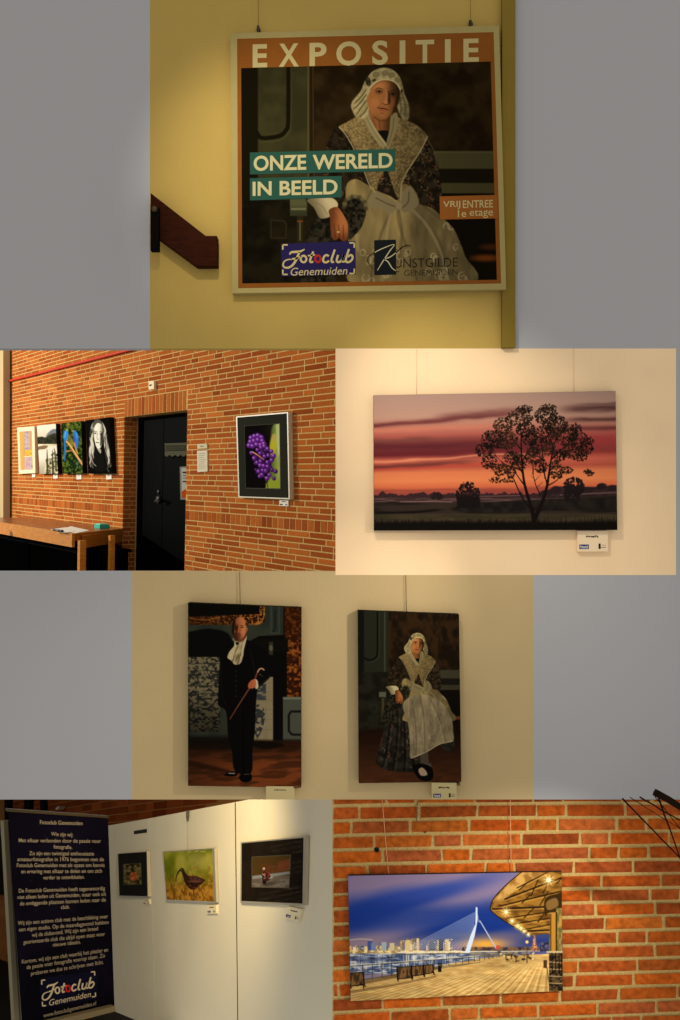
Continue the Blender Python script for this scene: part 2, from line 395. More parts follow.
def draw_woman(c, light=1.0):
    """seated woman in lace cap, lace shawl and apron, in poster pixels"""
    L = lambda *v: tuple(x*light for x in v)
    flo = [L(104, 50, 24), L(92, 76, 42), L(74, 60, 32), L(58, 54, 36), L(116, 66, 34)]
    # sleeves of the flowered dress
    floral(c, [(340, 126), (331, 136), (322, 155), (312, 178), (306, 200), (318, 208), (336, 203), (350, 192), (366, 186), (372, 150)], L(19, 14, 7), 3, 95, flo, (305, 126, 372, 206))
    floral(c, [(424, 134), (432, 148), (438, 166), (441, 184), (441, 203), (430, 208), (415, 203), (402, 184), (404, 150)], L(21, 16, 9), 4, 80, flo, (402, 134, 443, 208))
    c.line([(427, 138), (434, 152), (437, 170)], 1.2, L(80, 70, 45), .8, .6)
    # dress front between the shawl ends, waist
    c.poly([(368, 160), (402, 160), (404, 205), (366, 205)], L(26, 20, 13), .8, smooth=False)
    c.ell(381, 176, 2.2, 3.5, L(95, 50, 30), .8, .8); c.ell(387, 190, 3, 2.5, L(60, 45, 28), .8, .8)
    # skirt side of the bag
    c.poly([(322, 214), (334, 232), (334, 284), (300, 284), (305, 240)], mottle(L(16, 14, 9), L(44, 38, 26), 4, 11), 1.2)
    # apron
    ap = [(347, 184), (356, 179), (366, 184), (378, 191), (390, 196), (398, 200), (401, 186), (408, 185), (414, 196), (420, 204), (432, 208), (441, 216), (453, 228), (459, 240), (465, 256), (472, 283), (356, 284), (352, 262), (348, 240), (352, 212), (346, 200)]
    sl, m = c.polymask(ap, .7)
    def apcol(X, Y):
        f = fbm(X, Y, 9, 26, 3, 21)
        side = np.clip((X-360)/110, 0, 1)
        v = .62+.5*f-.22*side+.12*np.exp(-((X-395-(Y-200)*.15)/14)**2)
        return np.stack([132*v*light, 111*v*light, 66*v*light], -1)
    c.put(sl, m, apcol)
    full = np.zeros((c.h, c.w)); full[sl] = m; keep = c.clip; c.clip = full if keep is None else full*keep
    for pts in ([(399, 200), (398, 218), (404, 240), (412, 262), (418, 284)], [(396, 204), (386, 222), (376, 250), (370, 284)],
                [(404, 204), (420, 216), (436, 236), (446, 262)], [(398, 205), (402, 232), (399, 262)], [(372, 190), (366, 205), (358, 232)], [(410, 192), (426, 208), (440, 218)]):
        c.line(pts, 2.2, L(66, 55, 34), 1.6, .55)
    for pts in ([(392, 206), (388, 226), (384, 256)], [(408, 206), (426, 224), (440, 250), (448, 280)], [(360, 206), (356, 226), (358, 250)]):
        c.line(pts, 2.4, L(160, 140, 98), 1.8, .5)
    # lace figures along the hem
    r = random.Random(8)
    for i in range(46):
        x = r.uniform(356, 466); y = 248+r.random()*34 if r.random() < .6 else r.uniform(214, 250)
        if y < 248 and not (440 < x < 456 or 405 < x < 425): continue
        for q in range(2):
            a0 = r.uniform(0, 6.28); rr = r.uniform(1.5, 4)
            c.line([(x+rr*math.cos(a0+t), y+rr*1.2*math.sin(a0+t)) for t in (0, .9, 1.8, 2.7, 3.6)], .9, L(158, 140, 100), .5, .55)
    c.clip = keep
    # bow at the waist
    c.poly([(374, 192), (388, 197), (398, 205), (390, 213), (378, 208), (366, 206)], L(112, 97, 64), .9)
    c.poly([(400, 201), (407, 187), (413, 188), (419, 202), (412, 210), (403, 212)], L(106, 92, 62), .9)
    c.line([(376, 198), (388, 204), (397, 207)], 1.2, L(64, 54, 34), .7, .8); c.line([(409, 192), (408, 202), (402, 208)], 1.3, L(64, 54, 34), .7, .8)
    c.ell(399, 206, 3.4, 3.8, L(120, 104, 70), .8)
    # dark reticule with frilled top, white cuff, hand
    c.poly([(344, 205), (352, 197), (362, 200), (366, 212), (362, 226), (354, 236), (348, 239), (344, 224)], mottle(L(14, 12, 8), L(46, 40, 26), 2.6, 31), .9)
    for i in range(11):
        t = i/10*3.3
        c.ell(355-11*math.cos(t), 207-10*math.sin(t)*1.05, 2.4, 2.2, L(92, 82, 52) if i % 2 else L(60, 53, 33), .8, .8)
    c.poly([(307, 200), (318, 197), (332, 198), (338, 204), (335, 211), (329, 217), (320, 218), (314, 208)], lambda X, Y: mixc(L(96, 84, 56), L(172, 154, 112), sstep(310, 331, X-.4*(Y-205))), .7)
    c.line([(315, 202), (323, 207), (327, 214)], 1.0, L(104, 90, 58), .7, .7)
    c.poly([(329, 210), (337, 207), (343, 214), (347.5, 223), (348, 233), (347, 240), (342.5, 241), (339, 238), (336, 240), (332, 238), (330.5, 228), (330, 218)], lambda X, Y: mixc(L(92, 48, 24), L(150, 88, 46), sstep(330, 342, X+.12*(Y-222))*sstep(242, 226, Y)), .6)
    for x0, y0, x1, y1 in ((334, 224, 335.5, 238), (338.5, 225, 339.8, 239), (343, 225, 343.6, 239)):
        c.line([(x0, y0), (x1, y1)], .8, L(60, 26, 14), .5, .75)
    c.line([(336, 211), (341, 218), (343, 226)], 1.4, L(150, 86, 52), 1, .5)
    c.ell(338.3, 232, 1.4, .7, L(196, 160, 90), .4, .9)
    # neck
    c.poly([(368, 104), (393, 110), (392, 122), (389.5, 130), (386, 135.5), (380, 134.5), (374.5, 127), (370, 117)], lambda X, Y: mixc(L(126, 76, 38), L(62, 37, 18), sstep(377, 391, X)), .8)
    c.line([(379, 120), (380, 130)], 1.2, L(76, 42, 22), .8, .7); c.line([(373, 119), (376, 127)], 1.1, L(88, 50, 26), .8, .6)
    c.poly([(376, 132), (388, 131), (388, 141), (384, 145), (380, 140)], L(16, 13, 9), .7)
    # shawl of lace
    def lace(X, Y):
        f = fbm(X, Y, 1.5, 1.5, 3, 41); g = fbm(X, Y, 12, 16, 2, 44)
        side = np.clip((X-345)/85, 0, 1)
        v = (.78+.30*sstep(.3, .7, f)+.3*(g-.5))*(1.08-.28*side)
        return np.stack([110*v*light, 90*v*light, 52*v*light], -1)
    for pts in ([(339, 127), (347, 122), (356, 117), (364, 113), (369, 114), (372, 124), (378, 134), (386, 146), (389, 150), (387, 166), (380, 178), (375.5, 192), (370, 184), (364, 168), (355, 148), (347, 134)],
                [(391, 116), (398, 117), (408, 121), (418, 126), (427.5, 136.5), (423, 146), (417, 157), (408, 170), (402, 184), (400.5, 200), (395, 193), (391, 180), (387, 168), (386, 150), (388, 140), (390, 128)]):
        c.poly(pts, lace, .7)
    # scroll patterns of the lace
    r = random.Random(5)
    for i in range(170):
        x, y = r.uniform(344, 424), r.uniform(120, 186)
        if 373 < x < 391 and y < 150: continue
        inside = (y < 122+(x-340)*1.75 and x < 372 and y > 118+max(0, 352-x)*.6) or (x > 391 and y < 205-(x-400)*2.2 and y > 118+max(0, x-408)*.75) or (368 < x < 392 and y > 152)
        if not inside: continue
        a0 = r.uniform(0, 6.28); rr = r.uniform(1.1, 2.6)
        c.line([(x+rr*math.cos(a0+t), y+rr*math.sin(a0+t)) for t in (0, 1, 2, 3)], .55, L(150, 128, 80), .4, .5)
    c.line([(339, 127), (346, 135), (354, 149), (363, 168), (369, 184), (375, 192)], 1.1, L(150, 134, 92), .5, .85)
    c.line([(427.5, 136.5), (423, 146), (416, 158), (407.5, 171), (401.7, 184), (400.5, 200)], 1.1, L(140, 124, 84), .5, .85)
    # smooth collar folds at the neck
    c.poly([(362, 108), (368, 108), (371, 120), (378, 132), (386, 143), (389, 149), (383, 148), (374, 138), (366, 124)], L(128, 113, 74), .8)
    c.poly([(391, 116), (397, 113), (398, 124), (394, 136), (389, 148), (386.5, 143), (389.5, 130)], L(112, 98, 63), .8)
    c.line([(370, 120), (377, 132), (386, 144)], .8, L(160, 143, 98), .5, .8); c.line([(394, 118), (392, 132), (388, 145)], 1, L(70, 60, 36), .7, .7)
    c.line([(367, 118), (374, 132), (384, 146)], .7, L(86, 74, 46), .6, .6)
    c.ell(385.5, 148, 1.8, 1.6, L(90, 78, 52), .5)
    # cap, hanging sides
    def capcol(X, Y):
        f = fbm(X, Y, 3, 3, 3, 51)
        v = .78+.42*f-.30*sstep(388, 410, X)-.16*sstep(100, 122, Y)*sstep(366, 350, X)
        return np.stack([146*v*light, 129*v*light, 84*v*light], -1)
    c.poly([(356, 117.5), (352.5, 111), (351, 106), (352.5, 101), (357, 95.5), (361, 90.5), (364, 83), (367, 78), (372, 72), (378, 69), (385, 68), (391, 69.5), (396, 73), (400, 78.5), (403, 88), (405, 95), (408.5, 103.5), (409.5, 112), (408.5, 119), (404, 120.5), (399.5, 114), (394, 104), (372, 104), (367, 116), (361, 119)], capcol, .8)
    for pts in ([(366, 90), (360, 98), (354, 104)], [(366, 95), (360, 103), (354, 109)], [(367, 100), (361, 108), (357, 114)], [(368, 107), (364, 113), (360, 117)]):
        c.line(pts, [1, 1.6, .8], L(62, 52, 30), .6, .75)
        c.line([(x+.6, y+1.6) for x, y in pts], .8, L(168, 150, 104), .6, .55)
    for pts in ([(402, 93), (405, 104), (405, 116)], [(400, 98), (401, 108), (400, 115)]):
        c.line(pts, 1.4, L(60, 52, 30), .8, .7)
    for i in range(16):
        c.ell(r.uniform(401, 408), r.uniform(97, 117), .6, .6, L(70, 60, 36), .4, .7)
    # face
    face = [(384, 80), (377.5, 82), (373, 86), (369.6, 92), (367.6, 98), (368.2, 103), (369.3, 108.5), (371.6, 113.5), (374.6, 117.4), (379.6, 120), (385.6, 119.4), (390.5, 115.4), (394.3, 110), (397.6, 104), (399.6, 96), (399.2, 88), (396.5, 83.2), (391, 80.6)]
    def skin(X, Y):
        t = sstep(383, 399, X-.10*(Y-98))
        col = mixc(L(142, 88, 45), L(50, 30, 14), t)
        v = 1+.14*np.exp(-((X-378)/8)**2-((Y-86)/5)**2)+.05*(fbm(X, Y, 4, 4, 2, 61)-.5)
        v = v*(1-.18*sstep(110, 120, Y))
        return col*v[..., None]
    c.poly(face, skin, .7)
    c.ell(375.3, 102.5, 4.2, 4.5, L(168, 104, 60), 3, .45)          # lit cheek
    c.ell(393, 103, 2.6, 4.2, L(116, 68, 34), 2.4, .75)             # far cheek in half light
    c.ell(381.5, 85.5, 6, 2.6, L(170, 112, 64), 2.5, .45)           # forehead
    c.ell(379, 91.6, 3.8, 2.2, L(84, 48, 26), 1.4, .7); c.ell(393, 93.8, 3.4, 2.2, L(50, 29, 14), 1.3, .8)   # sockets
    c.line([(375, 89.8), (378.5, 88), (383.2, 89.6)], [.6, 1, .7], L(66, 42, 24), .5, .85)
    c.line([(390, 91.2), (393.5, 90.2), (397, 92)], [.6, 1, .6], L(40, 26, 14), .5, .8)
    c.ell(379, 91.9, 2.3, 1.0, L(104, 78, 54), .4, .9); c.ell(379.3, 91.8, 1.05, 1.05, L(20, 14, 9), .35)
    c.line([(376.2, 91.8), (379, 90.7), (382, 92)], .6, L(36, 22, 13), .35, .95)
    c.line([(376.8, 93.6), (379.4, 94.3), (382, 93.4)], .5, L(100, 58, 32), .5, .7)
    c.ell(393, 94.1, 2.0, .9, L(62, 46, 30), .4, .9); c.ell(393.1, 94.1, .95, .95, L(14, 10, 6), .35)
    c.line([(390.5, 94.2), (393, 93.1), (395.6, 94.3)], .6, L(24, 15, 8), .35, .95)
    c.line([(386.2, 90), (386.5, 96), (385.8, 101.5)], [1.6, 2, 2.4], L(164, 102, 56), .9, .7)  # nose ridge
    c.line([(388.6, 91.5), (389.2, 97), (389, 102.5)], [1, 2.2, 2.6], L(40, 23, 11), .9, .85)   # nose shade
    c.ell(385.6, 102.3, 2.1, 1.7, L(166, 100, 58), .8, .8)
    c.line([(383, 103.6), (385.4, 104.6), (388.2, 104.2)], .8, L(62, 32, 17), .5, .85)
    c.line([(381.6, 102), (380, 105.5), (377.5, 107.5)], .6, L(96, 54, 30), .6, .6)
    c.line([(377.2, 107.6), (381, 108.6), (384, 108.7), (388.6, 110)], [.6, 1.1, 1.2, .7], L(56, 24, 14), .4, .95)
    c.line([(379.5, 107.3), (382.5, 107.1), (386.5, 108.4)], .9, L(116, 58, 38), .5, .7)
    c.line([(380, 110.2), (383.5, 110.9), (386.6, 111)], 1.3, L(128, 66, 42), .6, .75)
    c.line([(380.5, 113), (384, 113.3)], 1, L(92, 54, 29), .8, .6)
    c.ell(382.3, 116, 3.2, 2, L(146, 90, 50), 1.6, .5)
    c.poly([(396, 84), (399.6, 90), (400.2, 98), (397.5, 106), (392, 115), (394.5, 104), (397, 95)], L(34, 21, 10), 1.4, .75)
    c.line([(367.8, 97), (367.2, 101), (368.6, 105)], 1.5, L(140, 84, 44), .8, .7)
    c.line([(374, 117), (380, 120.4), (386, 119.8), (390, 116.6)], 1.2, L(72, 41, 20), 1, .75)
    # lace crown of the cap over the forehead
    crown = [(368.5, 88), (366.8, 82), (369, 75.5), (374, 71), (380, 68.4), (387, 68), (393, 70), (398, 74.5), (401.4, 81), (403, 88.5), (402.4, 92.5), (399.4, 87.8), (396, 83), (391, 80.4), (384, 79.5), (378, 81), (373, 84.6)]
    c.poly(crown, capcol, .6)
    for x, y, q in ((376, 74.6, 3.4), (385.5, 73, 3.2), (391.8, 75, 3), (397.5, 80, 2.6)):
        c.ell(x, y, q, q*.8, L(82, 70, 42), .7, .8); c.ell(x, y, q*.62, q*.5, L(134, 118, 78), .6, .9); c.ell(x, y, q*.25, q*.2, L(72, 62, 38), .4, .8)
    c.line([(369, 89), (373.4, 84.3), (378.3, 81), (384, 79.4), (391, 80.3), (396, 83), (399.6, 88), (402.2, 92.4)], 1.5, L(170, 150, 102), .5, .9)
    c.line([(370.2, 89.4), (374.3, 85.6), (379, 82.4), (384, 81), (391, 81.8), (395.4, 84.2)], .7, L(76, 46, 24), .5, .6)
    c.ell(368.2, 81.5, 2.7, 4.6, L(34, 29, 18), .7, .95, -12); c.ell(374, 80.3, 2.4, 1.4, L(40, 33, 20), .6, .85, -25); c.ell(401.8, 91, 1.2, 2, L(38, 31, 18), .5, .9)
    c.ell(368, 79.3, .9, .9, L(96, 84, 54), .4, .6); c.ell(368.6, 84, .8, .8, L(90, 78, 50), .4, .6)

def paint_poster():
    c = Canvas(238, 58, 500, 287, 3, (24, 17, 7))
    c.full(lambda X, Y: mixc((24, 16, 6), (36, 26, 12), sstep(.3, .7, fbm(X, Y, 14, 40, 3, 1))))
    # green panelled wall at the left
    c.rect(236, 55, 258, 290, (19, 15, 6), .6)
    c.rect(258, 55, 312, 200, mottle((40, 37, 18), (50, 46, 24), 20, 2), .8)
    c.rect(307.5, 55, 309, 200, (72, 62, 32), .4); c.rect(309.5, 55, 312.5, 200, (30, 22, 9), .5); c.line([(312.8, 60), (313.5, 152)], .8, (70, 46, 18), .5, .7)
    c.line([(288.5, 60), (288.3, 120), (286, 130), (279, 136), (262, 138), (257, 133)], 4.2, (17, 14, 6), .7)
    c.line([(291, 60), (291, 120), (288, 133), (280, 140), (262, 142)], 1, (66, 60, 32), .6, .6)
    c.rect(314, 55, 500, 152, mottle((26, 17, 6), (42, 30, 13), 16, 7, .3, .8), .8)
    # settle: slats at right, seat light, arm at left
    c.rect(428, 151.5, 500, 169, (64, 58, 33), 1, .95); c.rect(436, 169, 500, 183, (22, 17, 8), .9); c.rect(438, 183, 500, 193.5, (60, 54, 30), .9); c.rect(440, 193.5, 500, 284, (17, 12, 6), .9)
    c.rect(428, 151, 500, 153, (80, 72, 42), .6, .6)
    c.ell(486, 258, 14, 3.2, (112, 54, 16), 2.4, .8); c.ell(490, 247, 10, 3, (70, 34, 12), 2, .7)
    c.rect(236, 200, 330, 290, mottle((15, 12, 6), (27, 22, 11), 18, 9), 1)
    c.rect(290, 199, 307, 216, lambda X, Y: mixc((70, 70, 42), (44, 44, 26), sstep(203, 214, Y)), .6); c.rect(291, 208, 306, 210, (112, 106, 70), .6, .7)
    c.rect(297, 216, 303, 245, (36, 30, 15), .6); c.line([(300, 221), (300, 240)], 1.4, (92, 82, 46), .6, .8); c.rect(297, 220.5, 303, 222, (96, 50, 22), .4)
    c.line([(271, 220), (284, 221), (286, 224), (286, 238), (271, 238), (271, 220)], 1.6, (40, 34, 18), .7, .8, False)
    draw_woman(c)
    return c

def paint_seated_woman():
    c = Canvas(355, 608, 465, 790, 4, (18, 14, 8))
    c.full(lambda X, Y: mixc((22, 15, 8), (42, 27, 13), sstep(.35, .75, fbm(X, Y, 5, 8, 3, 6))))
    c.rect(354, 608, 388.5, 676, (31, 31, 21), .6); c.rect(354, 608, 364, 676, (15, 16, 12), .6); c.rect(384, 608, 385.5, 676, (52, 53, 40), .4)
    c.line([(377.5, 610), (377.5, 650), (375, 658), (369, 660), (364, 658)], 2, (13, 14, 10), .4); c.line([(379, 610), (379, 652), (376, 660), (369, 662.3)], .7, (50, 52, 40), .4, .7)
    c.rect(354, 672, 400, 735, mottle((17, 16, 10), (28, 27, 18), 8, 3), .7)
    c.rect(440, 670, 465, 678.5, (52, 49, 34), .6); c.rect(440, 678.5, 465, 685, (22, 20, 14), .5); c.rect(440, 685, 465, 690, (50, 46, 31), .5); c.rect(440, 690, 465, 735, (16, 12, 8), .6)
    c.ell(459, 718, 6, 1.6, (108, 54, 22), 1.2, .85)
    c.poly([(354, 730), (465, 722), (465, 792), (354, 792)], lambda X, Y: mixc((24, 13, 7), (70, 38, 20), sstep(725, 785, Y)*(.55+.6*fbm(X+Y, Y, 9, 3, 3, 4))), 3, smooth=False)
    c.rect(379, 692, 386, 697, (74, 76, 58), .5); c.rect(381, 697, 385, 722, (40, 36, 22), .5); c.line([(383, 699), (383, 718)], .9, (84, 76, 44), .4, .7)
    c.line([(370, 705), (377, 705), (377, 712), (371, 712), (370, 705)], .8, (42, 42, 30), .4, .6, False)
    # skirt, apron hem, stockings and shoes below the poster's crop
    flo = [(96, 44, 30), (88, 80, 62), (74, 66, 48), (110, 58, 42)]
    floral(c, [(392, 706), (386, 722), (380, 745), (376, 762), (386, 770), (404, 772), (424, 770), (430, 740), (448, 752), (455, 742), (448, 712), (420, 700)], (21, 18, 13), 13, 70, flo, (374, 704, 456, 772), .9)
    for x0, y0, x1, y1 in ((391, 712, 383, 766), (398, 715, 393, 770), (404, 720, 404, 771), (409, 726, 414, 770)):
        c.line([(x0, y0), ((x0+x1)/2+1, (y0+y1)/2), (x1, y1)], 1.4, (12, 11, 9), .8, .8)
        c.line([(x0+2, y0), ((x0+x1)/2+3.4, (y0+y1)/2), (x1+2.6, y1)], .8, (66, 58, 44), .8, .6)
    c.poly([(420, 754), (428, 752), (429, 766), (421, 766)], (66, 56, 44), .5, smooth=False); c.poly([(426.5, 764), (431, 764), (431, 770), (427, 771)], (70, 60, 52), .5)
    c.poly([(412, 767), (418, 764), (424, 764), (432, 768), (433, 778), (428, 781), (419, 779)], (10, 9, 8), .5)
    c.poly([(418.5, 770), (422, 767.5), (426, 771), (427, 775), (421, 775.5)], (150, 124, 96), .5)
    c.k = .41; c.tx = 417.3-383.5*.41; c.ty = 645.4-98.5*.41
    draw_woman(c, 1.02)
    c.k, c.tx, c.ty = 1, 0, 0
    ap = [(403, 703), (408, 724), (410, 744), (411, 758), (426, 752), (440, 744), (453, 741), (453, 731), (452, 721), (446, 708), (438, 700), (420, 694)]
    c.poly(ap, lambda X, Y: np.stack([a*(.72+.45*fbm(X, Y, 3, 9, 3, 22)+.1*np.exp(-((X-425)/3)**2)) for a in (122, 106, 76)], -1), .5)
    r = random.Random(3)
    for i in range(60):
        x, y = r.uniform(408, 448), r.uniform(708, 748)
        if y > 758-(x-410)*.42: continue
        a0 = r.uniform(0, 6)
        c.line([(x+1.5*math.cos(a0+t), y+1.8*math.sin(a0+t)) for t in (0, 1, 2, 3)], .5, (156, 138, 102), .3, .55)
    c.line([(411, 758), (426, 752), (440, 744), (453, 741)], .9, (160, 142, 104), .4, .9)
    for p in ([(420, 696), (424, 720), (425, 752)], [(412, 700), (416, 728), (416, 755)], [(430, 698), (440, 720), (446, 742)]):
        c.line(p, 1, (72, 60, 40), .8, .6)
    return c

def paint_man():
    c = Canvas(184, 598, 305, 793, 4, (12, 11, 8))
    c.full(lambda X, Y: mixc((34, 38, 30), (44, 46, 34), sstep(.3, .7, fbm(X, Y, 12, 20, 2, 1))))
    def gold(X, Y): return mixc((40, 19, 7), (150, 90, 32), sstep(.42, .74, fbm(X, Y, 1.5, 1.3, 3, 5))*(.35+.65*sstep(188, 262, X)))
    c.poly([(184, 598), (265, 600), (265, 622), (258, 625), (184, 625)], gold, .6, smooth=False)
    c.poly([(184, 598), (259.5, 600), (259.5, 614), (184, 617)], (11, 10, 7), .5, smooth=False)
    c.line([(264, 606), (263.5, 618), (258, 624)], 1, (176, 116, 46), .5, .7); c.line([(190, 618), (205, 620), (220, 617)], .8, (140, 86, 34), .5, .7)
    c.rect(270, 602, 280, 634, (46, 50, 40), .4); c.rect(272.4, 604, 278, 632, (34, 38, 30), .4); c.line([(275, 610), (275, 628), (272.6, 632)], 1, (16, 18, 14), .4)
    c.rect(283, 600, 287, 640, (30, 14, 6), .5)
    c.rect(285, 604, 304, 697, lambda X, Y: mixc((40, 17, 6), (128, 66, 22), sstep(.4, .75, fbm(X, Y, 2.4, 2.4, 3, 15))*(.45+.55*sstep(625, 650, Y))), .5)
    # black chimney piece, tiled fireback
    c.poly([(184, 636), (198, 630), (214, 629), (230, 636), (232, 662), (184, 660)], (11, 10, 8), 1)
    c.poly([(250, 641), (259, 636), (284, 635), (287, 640), (287, 742), (270, 742), (268, 650)], (10, 9, 7), .6, smooth=False)
    c.rect(253, 639, 288, 652, (13, 12, 9), .8); c.rect(269, 642, 273, 655, (52, 46, 32), .7, .8); c.ell(271, 648, 1.8, 3, (96, 88, 64), .7, .7)
    tiles = lambda X, Y: mixc((104, 92, 64), (34, 33, 28), sstep(.40, .62, fbm(X, Y, 2.2, 1.7, 3, 25)))
    c.rect(188, 657, 220, 732, lambda X, Y: tiles(X, Y)*(1-.55*sstep(680, 735, Y))[..., None], .6)
    for y in (664, 671, 678, 686, 694): c.line([(188, y), (220, y-.6)], .8, (34, 33, 28), .4, .7)
    for x in (196, 204, 212): c.line([(x, 658), (x, 700)], .6, (46, 43, 34), .4, .6)
    c.rect(252, 677, 273, 742, lambda X, Y: mixc((122, 108, 78), (112, 98, 70), fbm(X, Y, 5)), .6)
    c.rect(252, 684, 266, 700, lambda X, Y: mixc((104, 93, 68), (46, 48, 50), sstep(.4, .6, fbm(X, Y, 5, 2.2, 2, 35))), .5)
    for y in (683, 692, 701, 710, 720, 730): c.line([(252, y), (273, y-.4)], .5, (92, 80, 56), .3, .6)
    c.line([(266, 678), (266, 740)], .5, (92, 80, 56), .3, .6)
    c.poly([(253, 708), (262, 706), (265, 716), (262, 730), (256, 740), (252, 740)], lambda X, Y: mixc((116, 103, 76), (42, 42, 40), sstep(.42, .55, fbm(X, Y, 3, 3, 2, 45))), .6)
    c.rect(184, 700, 190, 790, (20, 16, 10), 1, .8)
    # painted wainscot right
    c.rect(283, 697.5, 304, 742, (62, 64, 50), .4); c.rect(283, 697, 304, 699.5, (92, 92, 72), .4)
    c.line([(304, 711.5), (291, 711.5), (288.8, 715), (288.8, 731), (292, 734.5), (304, 735)], 2.4, (20, 20, 16), .4, 1, False)
    c.rect(283, 739, 304, 744, (40, 38, 28), .5)
    # oak herringbone floor
    def floor(X, Y):
        z = sstep(.35, .65, fbm(X+1.6*Y, Y*2.2, 16, 7, 2, 55)); t = sstep(735, 770, Y)
        return mixc((26, 14, 7), (104, 50, 22), (t*(.5+.5*z)*(.55+.45*sstep(190, 262, X))))
    c.poly([(184, 738), (304, 741), (304, 795), (184, 795)], floor, 2, smooth=False)
    c.rect(184, 736, 235, 750, (15, 11, 7), 3, .8); c.poly([(250, 742), (276, 742), (284, 746), (262, 749)], (16, 11, 7), 1.5)
    c.poly([(188, 760), (228, 770), (236, 774), (224, 772), (188, 766)], (30, 15, 8), 1.6, .8)
    # figure: coat, legs, shoes
    blk = (10, 9, 8)
    c.poly([(240, 640), (231, 643), (222, 652), (219.5, 668), (218, 700), (219, 706), (226, 712), (228, 735), (232, 752), (235, 771), (251, 773), (252.5, 752), (255, 730), (256, 706), (257.5, 690), (263, 684), (270, 677), (272, 668), (268, 652), (258, 645), (248, 640)], blk, .6)
    c.poly([(224, 775), (230, 771.5), (237, 772), (236, 776), (228, 776.5)], (8, 7, 7), .5); c.poly([(239, 777), (244, 772), (251, 774), (251.5, 780), (246, 782.3), (241, 781)], (7, 7, 7), .5)
    c.line([(229, 773.3), (234.5, 773.4)], 1, (150, 136, 110), .4, .85); c.line([(244.5, 774.4), (249, 774.2)], .7, (96, 84, 64), .4, .7)
    c.line([(243, 700), (243.5, 735), (243, 770)], 1, (3, 3, 3), .8, .8)
    c.line([(250, 650), (254, 668), (256, 690)], 1, (24, 22, 18), .8, .7); c.line([(222, 662), (221, 690), (226, 706)], .8, (22, 20, 16), .8, .6)
    c.line([(252, 690), (262, 683), (270, 676)], 1, (26, 23, 19), .8, .7)
    for y in (671, 676, 681, 686, 691, 696): c.ell(235.8, y, .5, .5, (70, 64, 50), .3, .7)
    # cravat
    c.poly([(234.5, 641), (239, 642), (246.5, 636), (246, 641), (243.8, 650), (243, 657), (240, 663.5), (235, 664.5), (231, 660.5), (227.2, 657), (230, 651), (234, 646)], lambda X, Y: mixc((170, 152, 112), (100, 86, 56), sstep(.4, .75, fbm(X+.5*Y, Y, 2.2, 9, 2, 65))), .4)
    c.line([(238, 646), (234, 655), (233, 662)], .7, (92, 78, 50), .5, .8); c.line([(242, 645), (240, 656), (239, 662)], .7, (96, 82, 52), .5, .8)
    c.ell(237.3, 643.2, 1.7, 1.9, (28, 18, 12), .5); c.line([(233, 638.6), (235, 641.2), (239, 641.5)], 1, (150, 134, 98), .4, .8)
    # head
    hd = [(239, 617.2), (235.2, 619), (233, 623), (232.4, 629), (233, 634), (234.6, 638.2), (238, 640.3), (241, 639.5), (244, 636.2), (245.8, 631.5), (246.4, 626), (245.6, 621), (243, 618)]
    c.poly([(235, 634), (245.6, 633), (245.8, 638), (239, 642)], (96, 48, 26), .6)
    c.poly(hd, lambda X, Y: mixc((60, 28, 15), (172, 100, 58), sstep(234.5, 243.5, X-.15*(Y-628))), .5)
    c.ell(239.4, 621.5, 4, 3.4, (150, 88, 48), 1.8, .6); c.ell(242.5, 632, 2, 2.6, (182, 106, 64), 1.5, .5)
    c.poly([(233, 620), (232, 627), (232, 633), (234.2, 634), (234, 627), (235.4, 621)], (22, 13, 8), .7, .9)
    c.line([(245.8, 627.5), (247.2, 629), (245.8, 632.4)], 1.2, (150, 84, 48), .4, .9); c.ell(246, 624, .9, 2, (60, 36, 22), .5, .7)
    c.line([(235, 626.6), (237.6, 626)], .7, (34, 17, 10), .4, .9); c.line([(240.4, 625.6), (243.2, 625.6)], .7, (66, 32, 18), .4, .9)
    c.ell(236.4, 628, 1.4, .8, (30, 14, 8), .5, .9); c.ell(242, 627.3, 1.3, .7, (56, 26, 15), .4, .9); c.ell(242.1, 627.3, .5, .5, (14, 9, 7), .3)
    c.line([(239.2, 627), (238.8, 630), (238.3, 632.2)], [.7, .9, 1.3], (176, 104, 62), .5, .75); c.line([(237.6, 627), (237, 632)], .8, (50, 24, 13), .5, .7)
    c.line([(237.6, 633), (239.6, 633.2)], .6, (56, 24, 14), .4, .8); c.line([(236.6, 635.4), (239, 635.3), (241.4, 635)], .7, (84, 34, 24), .3, .95)
    c.ell(234.9, 631.6, .6, 1.5, (150, 92, 56), .4, .6)
    # hand, cuff, walking stick
    c.line([(263.5, 669.3), (259.8, 669), (257.6, 672), (254, 681), (247, 692), (238, 706), (230, 719)], [1, 1.3, 1.4, 1.4, 1.3, 1.1, .8], (98, 50, 24), .3)
    c.line([(264, 670), (262, 668.4), (259.4, 669.2), (257.8, 672)], 1.1, (178, 146, 86), .3, .9)
    c.poly([(254.8, 679.5), (257.4, 680.5), (258.4, 687), (256, 689), (254.6, 684)], (172, 156, 120), .4)
    c.poly([(255.2, 679.6), (252, 680), (249.2, 682.6), (248, 686.4), (249.6, 688.4), (253.6, 688), (256, 685.6)], (164, 86, 52), .4)
    for y in (682.2, 684.3, 686.3): c.line([(248.8, y+.6), (252.6, y)], .4, (96, 44, 26), .3, .8)
    c.ell(260, 674.5, .6, .6, (110, 100, 78), .3, .8); c.ell(262, 676, .5, .5, (90, 82, 62), .3, .8)
    return c

